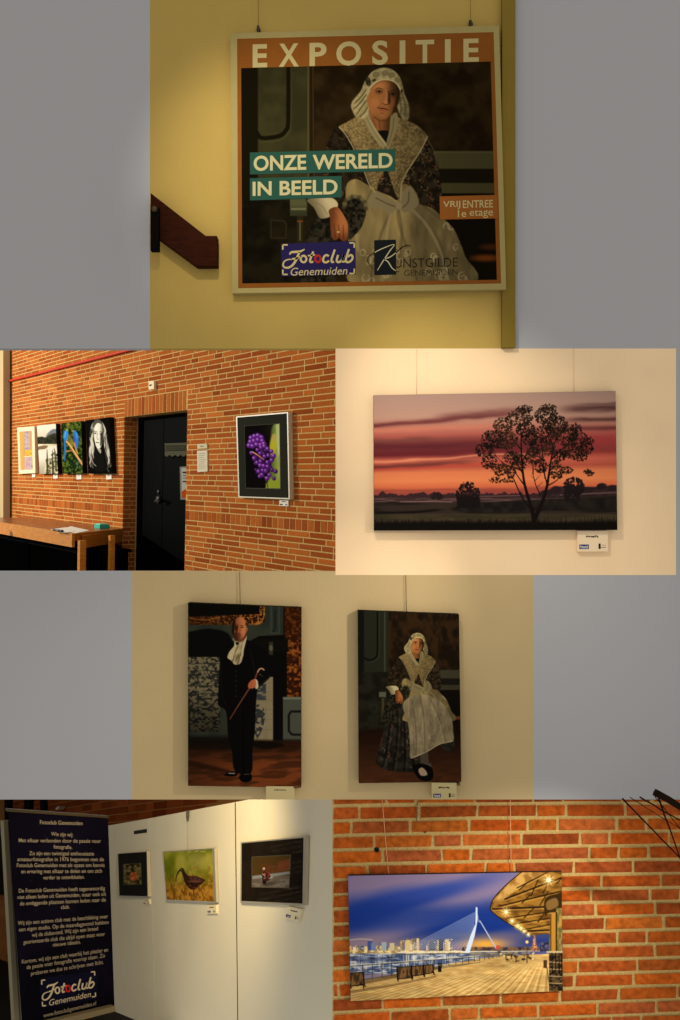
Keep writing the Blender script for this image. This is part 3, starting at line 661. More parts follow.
def paint_sunset():
    c = Canvas(370, 388, 620, 534, 4)
    def sky(X, Y):
        x = (X-374)/243; y = (Y-393)/138+.028*(x-.5)
        stops = [(0, (152, 120, 104)), (.16, (166, 126, 106)), (.22, (168, 112, 92)), (.30, (160, 80, 68)), (.36, (128, 56, 50)), (.44, (116, 44, 42)), (.48, (182, 92, 70)), (.53, (160, 72, 54)), (.57, (198, 108, 68)), (.63, (206, 116, 70)), (.68, (190, 92, 58)), (.72, (140, 62, 50)), (.8, (110, 52, 46))]
        col = np.stack([np.interp(y, [s[0] for s in stops], [s[1][k] for s in stops]) for k in range(3)], -1)
        # long stratus bands, denser to the left, rising to the right
        n = fbm(X, Y-(-.10)*(X-374)*.55, 70, 5, 3, 2)
        up = .185+.0*x
        def band(y0, slope, w, x0, x1, s=.12):
            yc = y0-slope*x+.012*(fbm(X, Y, 26, 6, 2, 8)-.5)*2
            return np.exp(-((y-yc)/w)**2)*sstep(x0-s, x0+s, x)*sstep(x1+s, x1-s, x)
        for b, cc, a in ((band(.225, .13, .020, -.2, .55), (92, 42, 42), .85), (band(.20, .11, .025, .3, .6, .08), (98, 50, 48), .8),
                         (band(.262, .05, .016, -.2, .5), (190, 110, 84), .55),
                         (band(.335, .02, .022, -.2, .34, .2), (112, 66, 54), .7), (band(.385, .02, .045, -.2, .85, .2), (80, 32, 36), .85), (band(.44, .05, .02, -.2, .6, .1), (84, 30, 34), .7),
                         (band(.485, .07, .008, -.2, .7), (206, 128, 92), .8), (band(.525, .09, .020, -.2, .4, .15), (92, 42, 38), .9), (band(.545, .08, .010, -.2, .75, .2), (176, 64, 50), .6),
                         (band(.17, .05, .026, .78, 1.3, .06), (82, 50, 46), .9), (band(.11, .02, .012, .86, 1.3, .05), (100, 70, 62), .7), (band(.23, .03, .020, .8, 1.3, .08), (70, 40, 38), .85), (band(.285, .02, .018, .7, 1.3, .1), (80, 36, 36), .75),
                         (band(.36, .0, .05, .72, 1.3, .1), (150, 52, 50), .7), (band(.47, .0, .04, .8, 1.3, .1), (170, 74, 54), .5), (band(.70, .0, .012, -.2, 1.3), (118, 52, 44), .5)):
            a2 = np.clip(b*a*(.75+.5*n), 0, 1)[..., None]; col = col*(1-a2)+np.array(cc)*a2
        return col
    c.full(sky)
    # far tree line, mist, fields
    def ridge(y0, amp, sc, seed, col, mul=1.0):
        xs = np.arange(368, 624, .5); ys = y0+0*xs-amp*fbm(xs, xs*0, sc, sc, 4, seed)
        c.poly([(a, b) for a, b in zip(xs, ys)]+[(624, 540), (368, 540)], col, .4, smooth=False)
    ridge(496.5, 6.5, 4.2, 31, (50, 32, 32))
    c.poly([(540, 500), (552, 488), (566, 486.5), (600, 487), (618, 486), (618, 500)], mottle((38, 27, 27), (52, 36, 35), 3, 5), .8)
    for x, y, rx, ry in ((556, 490, 5, 4), (570, 488, 6, 4), (602, 486.5, 5, 3.5), (612, 488, 5, 3), (588, 490, 6, 2.5), (546, 493, 6, 3)):
        c.ell(x, y, rx, ry, (38, 26, 27), .8)
    c.rect(368, 498, 624, 502, mottle((52, 36, 35), (92, 66, 62), 14, 12, .35, .75, 1.2), .8)
    c.line([(400, 502.2), (430, 501.5), (452, 502)], .9, (128, 92, 84), .5, .8); c.line([(478, 496.5), (520, 495.5)], .9, (112, 80, 74), .5, .7); c.line([(560, 495), (617, 492.4)], 1.1, (120, 86, 78), .6, .7)
    c.poly([(368, 502), (470, 503), (624, 495), (624, 540), (368, 540)], lambda X, Y: mixc((46, 36, 29), (29, 24, 20), sstep(.35, .7, fbm(X, Y, 40, 3, 3, 9))), .8, smooth=False)
    c.poly([(368, 512.5), (410, 511), (440, 509.5), (425, 512.5), (395, 514), (368, 515)], (20, 17, 15), .8)
    c.poly([(450, 508), (500, 502), (624, 498), (624, 508), (540, 511), (470, 512)], mottle((24, 20, 18), (34, 28, 24), 8, 17), 1.2)
    c.rect(368, 514, 624, 521, mottle((48, 41, 28), (60, 50, 34), 25, 19, .3, .7, 2), 1.2)
    r = random.Random(2)
    for i in range(330):
        x = r.uniform(370, 620); h = r.uniform(1.5, 5.5) if r.random() < .8 else r.uniform(5, 9)
        if x < 545 and h > 6: h *= .6
        c.line([(x, 524), (x+r.uniform(-.8, .8), 524-h)], [.9, .3], (22, 17, 12), .3, .85)
    c.rect(368, 522.5, 624, 540, (17, 14, 11), 1.2)
    # bush at the left, shrub at the right
    def blob(cx, cy, rx, ry, n, col, seed, s0=.6, s1=1.5):
        q = random.Random(seed)
        for i in range(n):
            a = q.uniform(0, 6.283); t = math.sqrt(q.random())
            c.ell(cx+rx*t*math.cos(a), cy+ry*t*math.sin(a), q.uniform(s0, s1), q.uniform(s0, s1), col, .4, .9)
    blob(468, 495, 11.5, 13, 220, (24, 18, 17), 5); c.rect(457, 497, 480, 508, (22, 17, 16), 1.2)
    blob(437, 496, 6, 3.6, 60, (34, 24, 24), 6)
    blob(574, 487, 10.5, 9.5, 200, (28, 21, 20), 7); blob(572, 495, 9, 5, 60, (26, 20, 19), 8); blob(589, 472.5, 5.5, 3.2, 42, (36, 25, 22), 9, .5, 1.1); blob(600, 487, 3, 2.4, 20, (32, 24, 23), 10)
    # the tree: two leaning trunks, branching crown
    tr = (20, 14, 11)
    c.line([(534.5, 524), (532.5, 512), (529, 500), (525, 486), (523, 474), (521.5, 455), (521, 435), (520, 420)], [5, 4, 3.2, 2.6, 2.2, 1.6, 1, .5], tr, .35)
    c.line([(533.5, 523), (538, 512), (543, 500), (547, 486), (549.5, 470), (552, 455), (556, 438), (560, 424)], [4.5, 3.8, 3.2, 2.6, 2, 1.4, .9, .4], tr, .35)
    c.line([(530, 508), (523, 499), (518, 489), (513, 478), (506, 468), (500, 460)], [2, 1.5, 1.2, 1, .7, .4], tr, .3)
    q = random.Random(12)
    for (x0, y0, x1, y1) in ((525, 486, 510, 462), (523, 474, 504, 446), (522, 462, 535, 436), (521.5, 450, 508, 428), (547, 484, 540, 455), (541, 496, 533, 474), (549, 472, 565, 450), (551, 460, 572, 440), (547, 486, 566, 468), (553, 452, 546, 428), (522, 470, 494, 455), (556, 440, 570, 424), (545, 478, 541, 440), (560, 452, 582, 446), (521, 440, 528, 418), (504, 448, 486, 446), (533, 474, 529, 452)):
        mx, my = (x0+x1)/2+q.uniform(-2, 2), (y0+y1)/2+q.uniform(-1, 3)
        c.line([(x0, y0), (mx, my), (x1, y1)], [1.3, .9, .4], tr, .3)
        for k in range(3):
            t = q.uniform(.4, 1); bx, by = x0+(x1-x0)*t, y0+(y1-y0)*t
            c.line([(bx, by), (bx+q.uniform(-8, 8), by-q.uniform(2, 9))], [.6, .25], tr, .25)
    clumps = [(520, 418, 13, 9), (546, 416, 12, 9), (556, 425, 12, 10), (503, 426, 10, 9), (493, 440, 12, 10), (484, 450, 9, 7), (508, 440, 10, 9), (526, 430, 10, 8), (545, 434, 10, 9), (566, 436, 12, 10), (578, 440, 10, 9), (586, 449, 8, 6), (572, 452, 10, 7), (590, 441, 4, 4), (489, 462, 8, 7), (500, 470, 10, 6), (512, 458, 8, 7), (560, 455, 8, 6), (555, 465, 6, 5), (496, 480, 7, 3), (566, 470, 7, 4), (548, 408, 9, 4), (524, 409, 9, 4), (576, 428, 6, 5), (510, 472, 6, 6), (536, 446, 6, 8), (580, 457, 8, 4), (534, 456, 9, 9), (530, 438, 8, 8), (541, 466, 7, 7), (549, 448, 7, 8), (520, 462, 7, 8), (556, 475, 7, 4), (508, 480, 6, 3)]
    for i, (x, y, rx, ry) in enumerate(clumps):
        blob(x, y, rx, ry, int(rx*ry*2.3), tr if i % 3 else (32, 22, 14), 40+i, .3, .95)
        q2 = random.Random(90+i)
        for k in range(int(rx*ry*.3)):
            a = q2.uniform(0, 6.28); t = math.sqrt(q2.random())
            c.ell(x+rx*t*math.cos(a), y+ry*t*math.sin(a), .5, .4, (84, 54, 28), .3, .55)
    return c

def paint_bridge():
    c = Canvas(346, 868, 566, 1002, 4)
    def sky(X, Y):
        y = (Y-876)/70; x = (X-348)/214
        col = mixc((52, 70, 142), (20, 42, 112), sstep(.1, .75, y))
        n = fbm(X+.9*Y, Y+.22*X, 120, 30, 2, 4)
        col = mixc(col, (150, 122, 138), 0) if False else col*(1-(sstep(.38, .72, n+.18*(1-y)-.14*x)*.8)[..., None])+np.array((152, 124, 140))*(sstep(.38, .72, n+.18*(1-y)-.14*x)*.8)[..., None]
        t = sstep(.25, .5, y-.12*x)*sstep(1.0, .62, y)*.75; col = col*(1-t[..., None])+np.array((26, 52, 124))*t[..., None]
        t = sstep(.72, 1.0, y)*sstep(.62, .2, x)*.8; col = col*(1-t[..., None])+np.array((146, 122, 124))*t[..., None]
        t = np.exp(-((X-486)/22)**2-((Y-944)/6)**2)*.95; col = col*(1-t[..., None])+np.array((232, 164, 58))*t[..., None]
        t = np.exp(-((Y-936)/4)**2)*sstep(440, 470, X)*.45; col = col*(1-t[..., None])+np.array((96, 86, 98))*t[..., None]
        return col
    c.full(sky)
    c.line([(350, 940), (362, 939), (372, 940)], 1.2, (196, 168, 150), .7, .7)
    r = random.Random(4)
    # skyline
    for i in range(120):
        x = r.uniform(349, 462); tall = max(4, (17 if 400 < x < 450 else 9.5)*r.uniform(.5, 1))
        if x > 450: tall *= .5
        col = r.choice([(222, 190, 122), (196, 160, 96), (120, 104, 96), (72, 82, 110), (240, 214, 158), (168, 136, 90)])
        c.rect(x, 955-tall, x+r.uniform(1.6, 3.6), 956, col, .35, .9)
        for k in range(2): c.ell(x+r.uniform(0, 3), 955-tall*r.random(), .5, .6, (255, 236, 180), .3, .8)
    for x, h, col in ((370, 11, (64, 76, 124)), (373.5, 9, (112, 118, 150)), (384, 10, (150, 160, 160)), (392, 9, (196, 178, 132)), (432, 13, (82, 84, 100)), (441, 13, (52, 54, 66)), (424, 12, (96, 92, 128)), (408, 12, (210, 180, 116))):
        c.rect(x-2.4, 952-h, x+2.4, 954, col, .35)
    c.rect(346, 950.5, 470, 954, mottle((150, 118, 70), (250, 220, 150), 3, 3, .3, .7, 1.5), .7, .9)
    c.rect(346, 953.5, 500, 974, mottle((62, 76, 108), (188, 188, 186), 6, 14, .35, .75, 1.6), .6)
    for i in range(60):
        x = r.uniform(348, 452); c.rect(x, 955, x+r.uniform(.6, 1.6), 955+r.uniform(4, 17), r.choice([(214, 196, 158), (120, 132, 164), (44, 56, 92), (232, 222, 196)]), .5, .5)
    c.rect(346, 956.5, 400, 961, mottle((26, 34, 56), (92, 104, 136), 6, 24, .3, .7, 1.2), .8, .7)
    c.line([(398, 952.4), (430, 952), (470, 951.6), (545, 950.6)], 1.3, (226, 216, 190), .4, .95); c.line([(392, 955), (440, 953.6), (490, 953)], .8, (64, 56, 54), .4, .7)
    c.rect(470, 952, 530, 956, mottle((70, 72, 84), (150, 134, 106), 4, 33, .3, .7, 1), .6, .85)
    c.rect(462, 947, 545, 951, mottle((44, 38, 42), (120, 86, 48), 2.6, 43, .35, .65), .6, .85)
    # cable stayed pylon
    wh = (206, 214, 226)
    for i in range(19):
        t = i/18
        c.line([(475.6-t*2.4, 912+t*22), (404+t*64, 949.5-t*1)], .55, (176, 184, 206), .25, .62, False)
    c.poly([(475.8, 907), (477.4, 907.4), (477.6, 920), (474.6, 936), (469.4, 953), (464.6, 953), (470.4, 936), (475.4, 924)], wh, .35, smooth=False)
    c.line([(477, 912), (479, 922), (480, 921), (496, 948)], [.4, .5, 1, 1.3], (170, 178, 196), .3, 1, False); c.rect(496, 945.5, 500, 949, (196, 70, 44), .4)
    # quay deck
    def deck(X, Y):
        vx, vy = 548., 946.
        a = (X-vx)/np.maximum(Y-vy, .6)
        st = .5+.3*np.sin(a*34)+.2*np.sin(a*61+1); st = st*sstep(958, 978, Y)+.5*(1-sstep(958, 978, Y)); st = np.clip(st+.9*(fbm(X, Y, 7, 1.6, 2, 15)-.5), 0, 1)
        col = mixc((168, 124, 62), (222, 186, 116), st)
        sh = fbm(X, Y, 26, 6, 3, 14)
        col = col*(.80+.38*sh)[..., None]
        return col*(1-.12*sstep(975, 1000, Y)*sstep(450, 350, X))[..., None]
    c.poly([(346, 984), (400, 973), (444, 965), (480, 958.5), (505, 956), (566, 953), (566, 1003), (346, 1003)], deck, .5, smooth=False)
    c.poly([(346, 988), (400, 977), (440, 969), (440, 966.5), (400, 973), (346, 983)], (70, 52, 30), .8, .6, smooth=False)
    # railing
    for a, b, w in (((346, 966.6), (480, 956.5), .8), ((346, 972), (480, 960), .5), ((346, 977), (480, 962.4), .5), ((346, 982), (470, 964), .6)):
        c.line([a, b], w, (62, 58, 56), .3, .85)
    c.line([(346, 965.6), (420, 960.2), (480, 955.8)], .6, (222, 208, 172), .3, .8)
    for i in range(24):
        t = i/23; x = 352+150*(1-(1-t)**1.6); yt = 966.3-(x-346)*.0754; yb = 984-(x-346)*.175
        if x < 500: c.line([(x, yt), (x, max(yb, yt+2))], .7, (56, 50, 46), .3, .9)
    c.line([(480, 956), (512, 955)], 1.4, (112, 92, 60), .6, .8)
    # benches
    bk = (24, 19, 16)
    def bench(x0, x1, yt, yb, lean):
        c.poly([(x0, yt+1), (x1, yt), (x1+lean, yb-3.2), (x0+lean, yb-1.5)], mottle((58, 40, 24), (120, 86, 48), 1.4, 3, .3, .7, 6), .35, smooth=False)
        c.line([(x0, yt+1), (x1, yt)], .7, bk, .25); c.line([(x0+lean, yb-1.8), (x1+lean, yb-3.4)], .9, bk, .25)
        for xx, yy in ((x0, yb), (x1, yb-1.6)): c.line([(xx, yt+.4), (xx+lean*.5, yy-3), (xx+lean+.5, yy)], 1.3, bk, .25)
    bench(349.5, 363.5, 972, 988, 1.2); c.line([(364, 989), (362, 984), (357, 986)], 1, bk, .3)
    bench(397, 411, 966.5, 981, .8); bench(411.5, 423, 965.5, 978, .8); bench(423.5, 433, 964.5, 976, .8)
    c.rect(438, 963, 441.4, 972, bk, .3); c.rect(438.4, 964.2, 441, 966, (120, 100, 66), .3, .7)
    c.poly([(346, 991), (364, 988.5), (398, 983), (436, 975.5), (436, 977), (400, 985), (366, 991), (346, 994)], (92, 66, 34), .8, .55, smooth=False)
    # terrace tables in the middle
    for i in range(38):
        x, y = r.uniform(497, 534), r.uniform(952, 961); c.ell(x, y, r.uniform(.7, 2), r.uniform(.5, 1.4), r.choice([(66, 50, 28), (196, 158, 86), (120, 96, 50), (40, 32, 22), (214, 196, 140)]), .4, .85)
    for x, y in ((506, 957), (516, 959.5), (527, 960)): c.line([(x, y-3), (x, y+2.5)], 1.2, (54, 40, 24), .4, .8)
    # lit masts and tower
    c.poly([(531, 951), (533.6, 936), (535.2, 936), (538, 951)], mottle((214, 150, 104), (120, 70, 52), 1.6, 53), .4, .95, False); c.line([(534.4, 930), (534.4, 937)], .8, (196, 140, 90), .3, .9)
    c.line([(527, 944), (527, 955)], .7, (80, 60, 40), .3); c.ell(527, 942, 1.5, 1.5, (250, 206, 110), .7)
    c.rect(540, 942, 549, 951.5, mottle((30, 32, 54), (92, 88, 120), 2, 63), .4); c.rect(549, 938, 552, 951, (92, 98, 92), .4)
    # sweeping canopy
    can = [(527, 868), (514, 878), (503, 888), (494, 898), (490.6, 906), (491.5, 911), (500, 918), (511, 925), (521, 931), (531, 935), (545, 934), (566, 932), (566, 868)]
    c.poly(can, lambda X, Y: mixc((150, 104, 38), (96, 62, 22), sstep(.35, .7, fbm(X+.7*Y, Y-.3*X, 16, 4, 3, 73))), .5)
    c.poly([(525, 870), (513, 880), (503, 890), (495.5, 899), (493, 907), (499, 904), (513, 893), (530, 882), (545, 874)], lambda X, Y: mixc((196, 150, 78), (142, 98, 42), sstep(.3, .7, fbm(X, Y, 8))), .8)
    for a, b, w in (((505, 899), (566, 876), 1.6), ((500, 906), (566, 890), 1.4), ((493, 909), (566, 906), 1.7), ((508, 918), (560, 910), 1.1), ((514, 924), (556, 917), 1), ((522, 930), (552, 924), .9), ((517, 888), (548, 872), 1.2),
                    ((528, 931), (549, 930), 1.6)):
        c.line([a, b], w, (36, 23, 9), .4, .92)
        c.line([(a[0], a[1]+1.7), (b[0], b[1]+1.9)], .9, (206, 152, 70), .5, .65)
    for a, b in (((526, 884), (519, 890)), ((538, 880), (531, 896)), ((552, 876), (543, 893)), ((548, 892), (540, 905)), ((530, 895), (522, 903)), ((534, 908), (524, 918)), ((548, 908), (538, 922)), ((556, 884), (566, 874))):
        c.line([a, b], 1.2, (44, 28, 10), .4, .9)
    c.line([(527, 868), (514, 878), (503, 888), (494, 898), (490.6, 906), (491.5, 911), (500, 918), (511, 925), (521, 931), (531, 935)], .9, (26, 17, 8), .3)
    c.poly([(545, 899), (556, 894), (566, 893), (566, 912), (550, 912), (545, 916)], (52, 35, 14), .6); c.poly([(546.5, 902), (556, 898), (558, 906), (548, 910)], (150, 112, 56), .8, .7)
    c.poly([(550, 914), (556, 912), (556, 958), (550, 958)], (178, 124, 44), .5, smooth=False); c.rect(550, 914, 551.4, 958, (96, 62, 24), .4)
    c.rect(556, 908, 562, 955, mottle((170, 132, 58), (98, 92, 48), 2, 83, .3, .7, 6), .5); c.rect(555.6, 912, 557.2, 955, (60, 42, 18), .4)
    # posts, seats along the wall
    c.rect(549, 953, 563, 991, mottle((30, 24, 18), (92, 70, 42), 2.2, 93), .5); c.rect(546.5, 951, 563, 953, (196, 176, 130), .4, .9); c.rect(543.5, 960, 547, 968, (72, 46, 28), .4); c.line([(547, 968), (550, 990)], .9, (60, 44, 26), .4, .8)
    for y in (962, 969, 976, 983): c.line([(549, y), (562, y+.6)], 1, (186, 154, 104), .4, .75)
    for x in (552, 555.5, 559, 561.5): c.line([(x, 953), (x+.4, 974)], .8, (14, 11, 9), .3, .9)
    # lamps under the canopy
    for x, y, q in ((548.6, 880, 2.6), (506, 912, 1.9), (512, 921, 1.3), (517.6, 926, 1.3), (521, 928.4, 1.1), (524.2, 931.2, 1), (528.4, 934.6, .9)):
        c.ell(x, y, q*2.4, q*2.4, (246, 196, 96), q*2, .55); c.ell(x, y, q*.8, q*.8, (255, 250, 226), q*.5)
        for k in range(8):
            a = k*math.pi/4+.2; c.line([(x, y), (x+q*2.6*math.cos(a), y+q*2.6*math.sin(a))], [.7, .2], (255, 240, 190), .25, .75)
    return c
def paint_beige_art():
    c = Canvas(16, 426, 36, 476, 6, (206, 172, 124))
    c.rect(16, 426, 36, 480, (214, 178, 128), .2)
    c.rect(19, 430, 22.6, 470, (224, 162, 74), .3); c.rect(23, 430, 24.2, 470, (196, 160, 120), .2)
    c.rect(24.6, 430, 29, 456, mottle((190, 176, 176), (150, 140, 158), 1.4, 3), .3)
    c.rect(29, 430, 32.6, 470, (218, 158, 110), .3); c.rect(30.6, 430, 31.2, 470, (176, 112, 74), .2)
    c.rect(24.4, 450, 31.5, 456, mottle((232, 196, 70), (190, 138, 50), 1, 5), .3); c.rect(25.4, 457, 31.6, 469.4, mottle((206, 176, 178), (184, 156, 168), 2, 8), .3)
    for x in (22.8, 24.5, 27, 29): c.rect(x, 430, x+.35, 469, (158, 104, 62), .15, .7)
    c.rect(24, 456, 32, 456.7, (236, 214, 170), .2); c.ell(32, 466.4, .5, .7, (46, 44, 60), .2)
    return c

def paint_valley():
    c = Canvas(35, 421, 60, 476, 6, (216, 208, 188))
    c.full(lambda X, Y: mixc((232, 220, 198), (214, 200, 172), sstep(425, 438, Y)))
    c.poly([(46, 436), (50, 431), (54, 429), (58, 431), (58, 446), (44, 446)], (112, 116, 124), .6)
    c.poly([(37, 438), (42, 436.6), (46, 437.5), (50, 434.5), (58, 434), (58, 446), (37, 445)], mottle((34, 36, 26), (62, 62, 42), 1.2, 4), .5)
    c.rect(36, 444, 60, 476, mottle((226, 214, 180), (196, 184, 146), 5, 6), .4)
    c.poly([(38, 447), (44, 445.5), (48, 446), (45, 449), (39, 451)], (122, 100, 72), .5)
    c.poly([(37, 452), (46, 449), (52, 446), (58, 447), (58, 454), (46, 462), (44, 474), (38, 474)], lambda X, Y: mixc((224, 216, 194), (168, 164, 140), sstep(455, 474, Y)), .7)
    r = random.Random(5)
    for i in range(90):
        x = r.uniform(46, 58); y = r.uniform(452 if x > 51 else 458, 474)
        c.ell(x, y, r.uniform(.4, .9), r.uniform(.5, 1.1), r.choice([(66, 66, 38), (104, 100, 62), (44, 44, 28), (150, 140, 96)]), .3, .85)
    c.line([(47.5, 474), (47.3, 460), (47, 449)], [2.2, 1.6, .4], (58, 60, 34), .4, .9); c.line([(53, 474), (52.8, 462), (52.4, 450)], [2, 1.6, .4], (52, 54, 32), .4, .9); c.line([(56, 470), (55.4, 455), (54, 448)], [2, 1.6, .6], (64, 62, 36), .4, .8)
    return c

def paint_macaws():
    c = Canvas(59, 418, 84, 476, 6, (30, 44, 20))
    c.full(mottle((22, 38, 16), (86, 104, 34), 2.4, 3, .35, .7))
    r = random.Random(3)
    for i in range(60): c.ell(r.uniform(60, 82), r.uniform(421, 474), r.uniform(.4, 1.1), r.uniform(.4, .9), r.choice([(120, 132, 44), (16, 26, 12), (60, 84, 28), (150, 150, 60)]), .3, .7)
    c.poly([(67, 422), (70, 424), (68, 432), (73, 440), (76, 446), (70, 446), (66, 440)], (150, 128, 50), .8, .6)
    c.line([(66, 441), (71, 447), (76, 455), (82, 464)], [1.4, 1.8, 2, 2], (206, 144, 84), .35); c.line([(66, 440.6), (71, 446.4), (76, 454.2), (81, 461.6)], .6, (240, 196, 130), .3, .8); c.line([(65, 451.6), (71, 450.6)], 1, (190, 124, 70), .3)
    c.poly([(65.6, 430.4), (68, 432.4), (67.6, 437.6), (66, 441.4), (64, 440.5), (63.3, 435.6), (64, 432)], (46, 130, 206), .35); c.ell(67, 430, 1.3, 1.3, (122, 150, 90), .3)
    c.line([(64.8, 440), (65, 450), (64.7, 461)], [1.8, 1.8, .7], (38, 112, 188), .3)
    c.poly([(74, 430.4), (76.4, 431.6), (78.2, 436), (78.2, 443), (77.2, 449), (75.4, 445), (73.8, 440), (73.4, 434.6)], (40, 112, 200), .35); c.poly([(73.4, 434), (75, 438), (76, 446), (77, 450), (74.6, 446), (73.2, 440)], (70, 66, 150), .3, .8); c.ell(73, 431.2, 1.5, 1.2, (120, 124, 80), .3)
    c.line([(74.4, 443), (75.6, 448), (77.4, 453)], 1.4, (206, 150, 70), .3, .8); c.line([(65.6, 432), (64.6, 437)], .6, (140, 196, 236), .3, .8); c.line([(76, 433), (77.3, 438)], .6, (130, 186, 236), .3, .7)
    c.line([(77, 461), (77.4, 468)], .8, (52, 110, 150), .3, .8)
    return c

def paint_portrait():
    c = Canvas(83, 414, 114, 476, 6, (14, 14, 12))
    hair = lambda X, Y: mixc((52, 49, 42), (214, 206, 184), sstep(.34, .68, fbm(X+.9*np.sin(Y*.42), Y, 1.3, 9, 3, 7)))
    c.poly([(96, 420), (92, 424), (90, 432), (89.4, 442), (89, 452), (89.6, 464), (92, 468), (97, 467), (97.6, 458), (94.6, 448), (93.4, 438), (94, 428)], hair, .6)
    c.poly([(97, 420), (102, 422), (105.4, 428), (107, 436), (108.6, 446), (110.2, 456), (111, 466), (108, 467), (105.6, 458), (104.4, 448), (103.6, 438), (102.4, 428)], hair, .6)
    c.poly([(96, 419.4), (100, 420), (102, 424), (97, 424), (93, 428), (92.6, 424)], (86, 82, 70), .6)
    c.poly([(95, 446), (98, 447.5), (101.4, 449), (103.4, 456), (105, 470), (94, 470), (93.6, 456)], (22, 21, 19), .6)
    c.poly([(97, 447), (100.8, 449.6), (100.6, 453.6), (97.8, 450)], (170, 164, 146), .4)
    fc = [(98, 423), (95.2, 425.4), (94, 430), (94, 436), (94.6, 441), (96, 446), (98, 448.6), (100.4, 447.8), (102.4, 443), (103.4, 437), (103.6, 430), (102, 425)]
    c.poly(fc, lambda X, Y: mixc((236, 230, 208), (96, 92, 80), sstep(99.2, 103.4, X)), .4)
    c.poly([(100.6, 434), (102.6, 433), (103.2, 438), (102, 443.4), (100.2, 446), (100.2, 441)], (44, 42, 36), .6, .8)
    c.ell(95.3, 433.2, 1.1, .65, (30, 28, 25), .3); c.ell(100.8, 434, 1.2, .6, (24, 22, 20), .3); c.line([(93.9, 431.8), (95.4, 431.2), (96.8, 431.9)], .5, (64, 60, 52), .25); c.line([(99.4, 432), (101, 431.8), (102.6, 432.8)], .5, (40, 38, 33), .25)
    c.line([(97.4, 433), (97, 437.6), (97.6, 439.4), (98.8, 439.2)], .45, (110, 104, 90), .3, .9); c.line([(96, 442.6), (97.4, 442.4), (98.8, 443)], .8, (70, 58, 50), .25)
    c.ell(96, 428, 1.6, 2, (248, 244, 226), .8, .6)
    for p in ([(91, 440), (90.6, 452), (92.6, 462), (96, 466)], [(92, 434), (91.8, 446), (93.6, 458)], [(106, 440), (108, 454), (109.4, 464)], [(103.6, 426), (105.6, 436), (107, 448)]):
        c.line(p, .6, (226, 218, 196), .35, .75)
    c.line([(107, 468), (109, 472)], .7, (120, 128, 130), .3, .7)
    return c

def paint_berries():
    c = Canvas(243, 422, 281, 490, 6, (16, 14, 12))
    c.full(lambda X, Y: mixc((18, 14, 14), (40, 34, 28), sstep(258, 280, X)*sstep(450, 424, Y)))
    c.poly([(272.6, 426), (280, 424), (280, 490), (270, 490), (268, 478), (271, 466), (270, 452), (270.5, 440)], lambda X, Y: mixc((96, 112, 46), (178, 188, 96), sstep(271, 279, X)*(.5+.5*fbm(X, Y, 5, 12, 2, 4))), 1.2)
    c.poly([(269.5, 448), (272, 436), (275, 434), (277, 441), (276, 450), (272, 456)], (196, 186, 48), 1.3); c.poly([(272, 438), (274, 434), (275.4, 438), (274, 442)], (206, 158, 120), 1, .7)
    c.poly([(266, 490), (269, 480), (275, 478), (280, 480), (280, 490)], (150, 164, 50), 1.2); c.poly([(276, 424), (280, 424), (280, 452), (277.4, 452)], (206, 216, 150), 1, .7)
    c.line([(266, 484), (270, 489)], 1, (196, 196, 110), .5, .8)
    c.line([(269, 490), (266, 481), (264, 476)], .9, (60, 70, 34), .5)
    r = random.Random(6)
    def berry(x, y, q, soft, d):
        c.ell(x, y, q, q*1.05, (74*d, 28*d, 104*d), soft); c.ell(x-.25*q, y-.25*q, q*.66, q*.66, (136*d, 62*d, 170*d), soft*1.6, .85); c.ell(x-.35*q, y-.4*q, q*.25, q*.25, (220*d, 180*d, 236*d), soft, .75)
    for x, y in ((251, 438), (254.5, 436.4), (258, 435.6), (261.5, 437.4), (250.4, 442), (254, 441), (258, 440), (262.4, 441), (249, 445.6), (252.6, 446.2), (256.6, 444.6), (260.6, 445), (264, 444)): berry(x, y, 2.5, .7, 1.1)
    for i in range(34):
        a = r.uniform(0, 6.28); t = math.sqrt(r.random()); berry(263.5+9.5*t*math.cos(a)-.0*t, 461+15*t*math.sin(a), r.uniform(1.6, 2.2), .6, .62)
    for x, y in ((257.4, 450), (261, 447.6), (264.4, 446.4), (267.6, 449), (271.4, 451.4), (251.6, 453), (255, 457.5), (260, 453.5), (264.6, 456.6), (268.4, 455.6), (273.6, 456), (257, 462.8), (254.2, 458.4), (260.4, 465.6), (263.8, 466), (267.4, 462.4), (271.6, 460.4), (260.6, 461.4), (267.6, 466.6), (258.6, 471.6), (262, 475), (265.6, 471), (269.4, 475), (272, 470), (275.6, 471.4), (259.6, 476.4), (274, 478.6), (267, 478.4), (262.6, 470.4)):
        berry(x, y, r.uniform(1.9, 2.5), .4, .78 if x > 271 and y > 466 else 1.05)
    c.line([(252.4, 452), (258, 455.4), (264, 459.6)], [1, 1.2, .6], (214, 136, 76), .35); c.line([(252.6, 451.7), (257, 454.2)], .4, (244, 206, 160), .25)
    return c

def paint_flower():
    c = Canvas(122, 862, 143, 886, 6, (40, 34, 18))
    c.full(mottle((36, 32, 18), (104, 92, 52), 2.6, 3, .35, .7))
    r = random.Random(2)
    for i in range(26): c.ell(r.uniform(124, 141), r.uniform(864, 884), r.uniform(.5, 1.4), r.uniform(.4, .8), r.choice([(120, 104, 66), (52, 50, 28), (136, 120, 84)]), .4, .6)
    c.poly([(130, 879), (131, 874), (133.6, 872), (136.6, 874), (137, 879), (133.6, 881)], (142, 66, 30), .5)
    for x, y in ((131.6, 873.6), (135.6, 872.4), (136.6, 876.4), (133.4, 877.6)): c.ell(x, y, 1.4, 1.2, (172, 96, 52), .5, .85)
    c.ell(134.4, 871.4, 1.2, .8, (62, 40, 26), .4); c.ell(132, 878.8, 1, .8, (196, 140, 84), .4, .8)
    return c

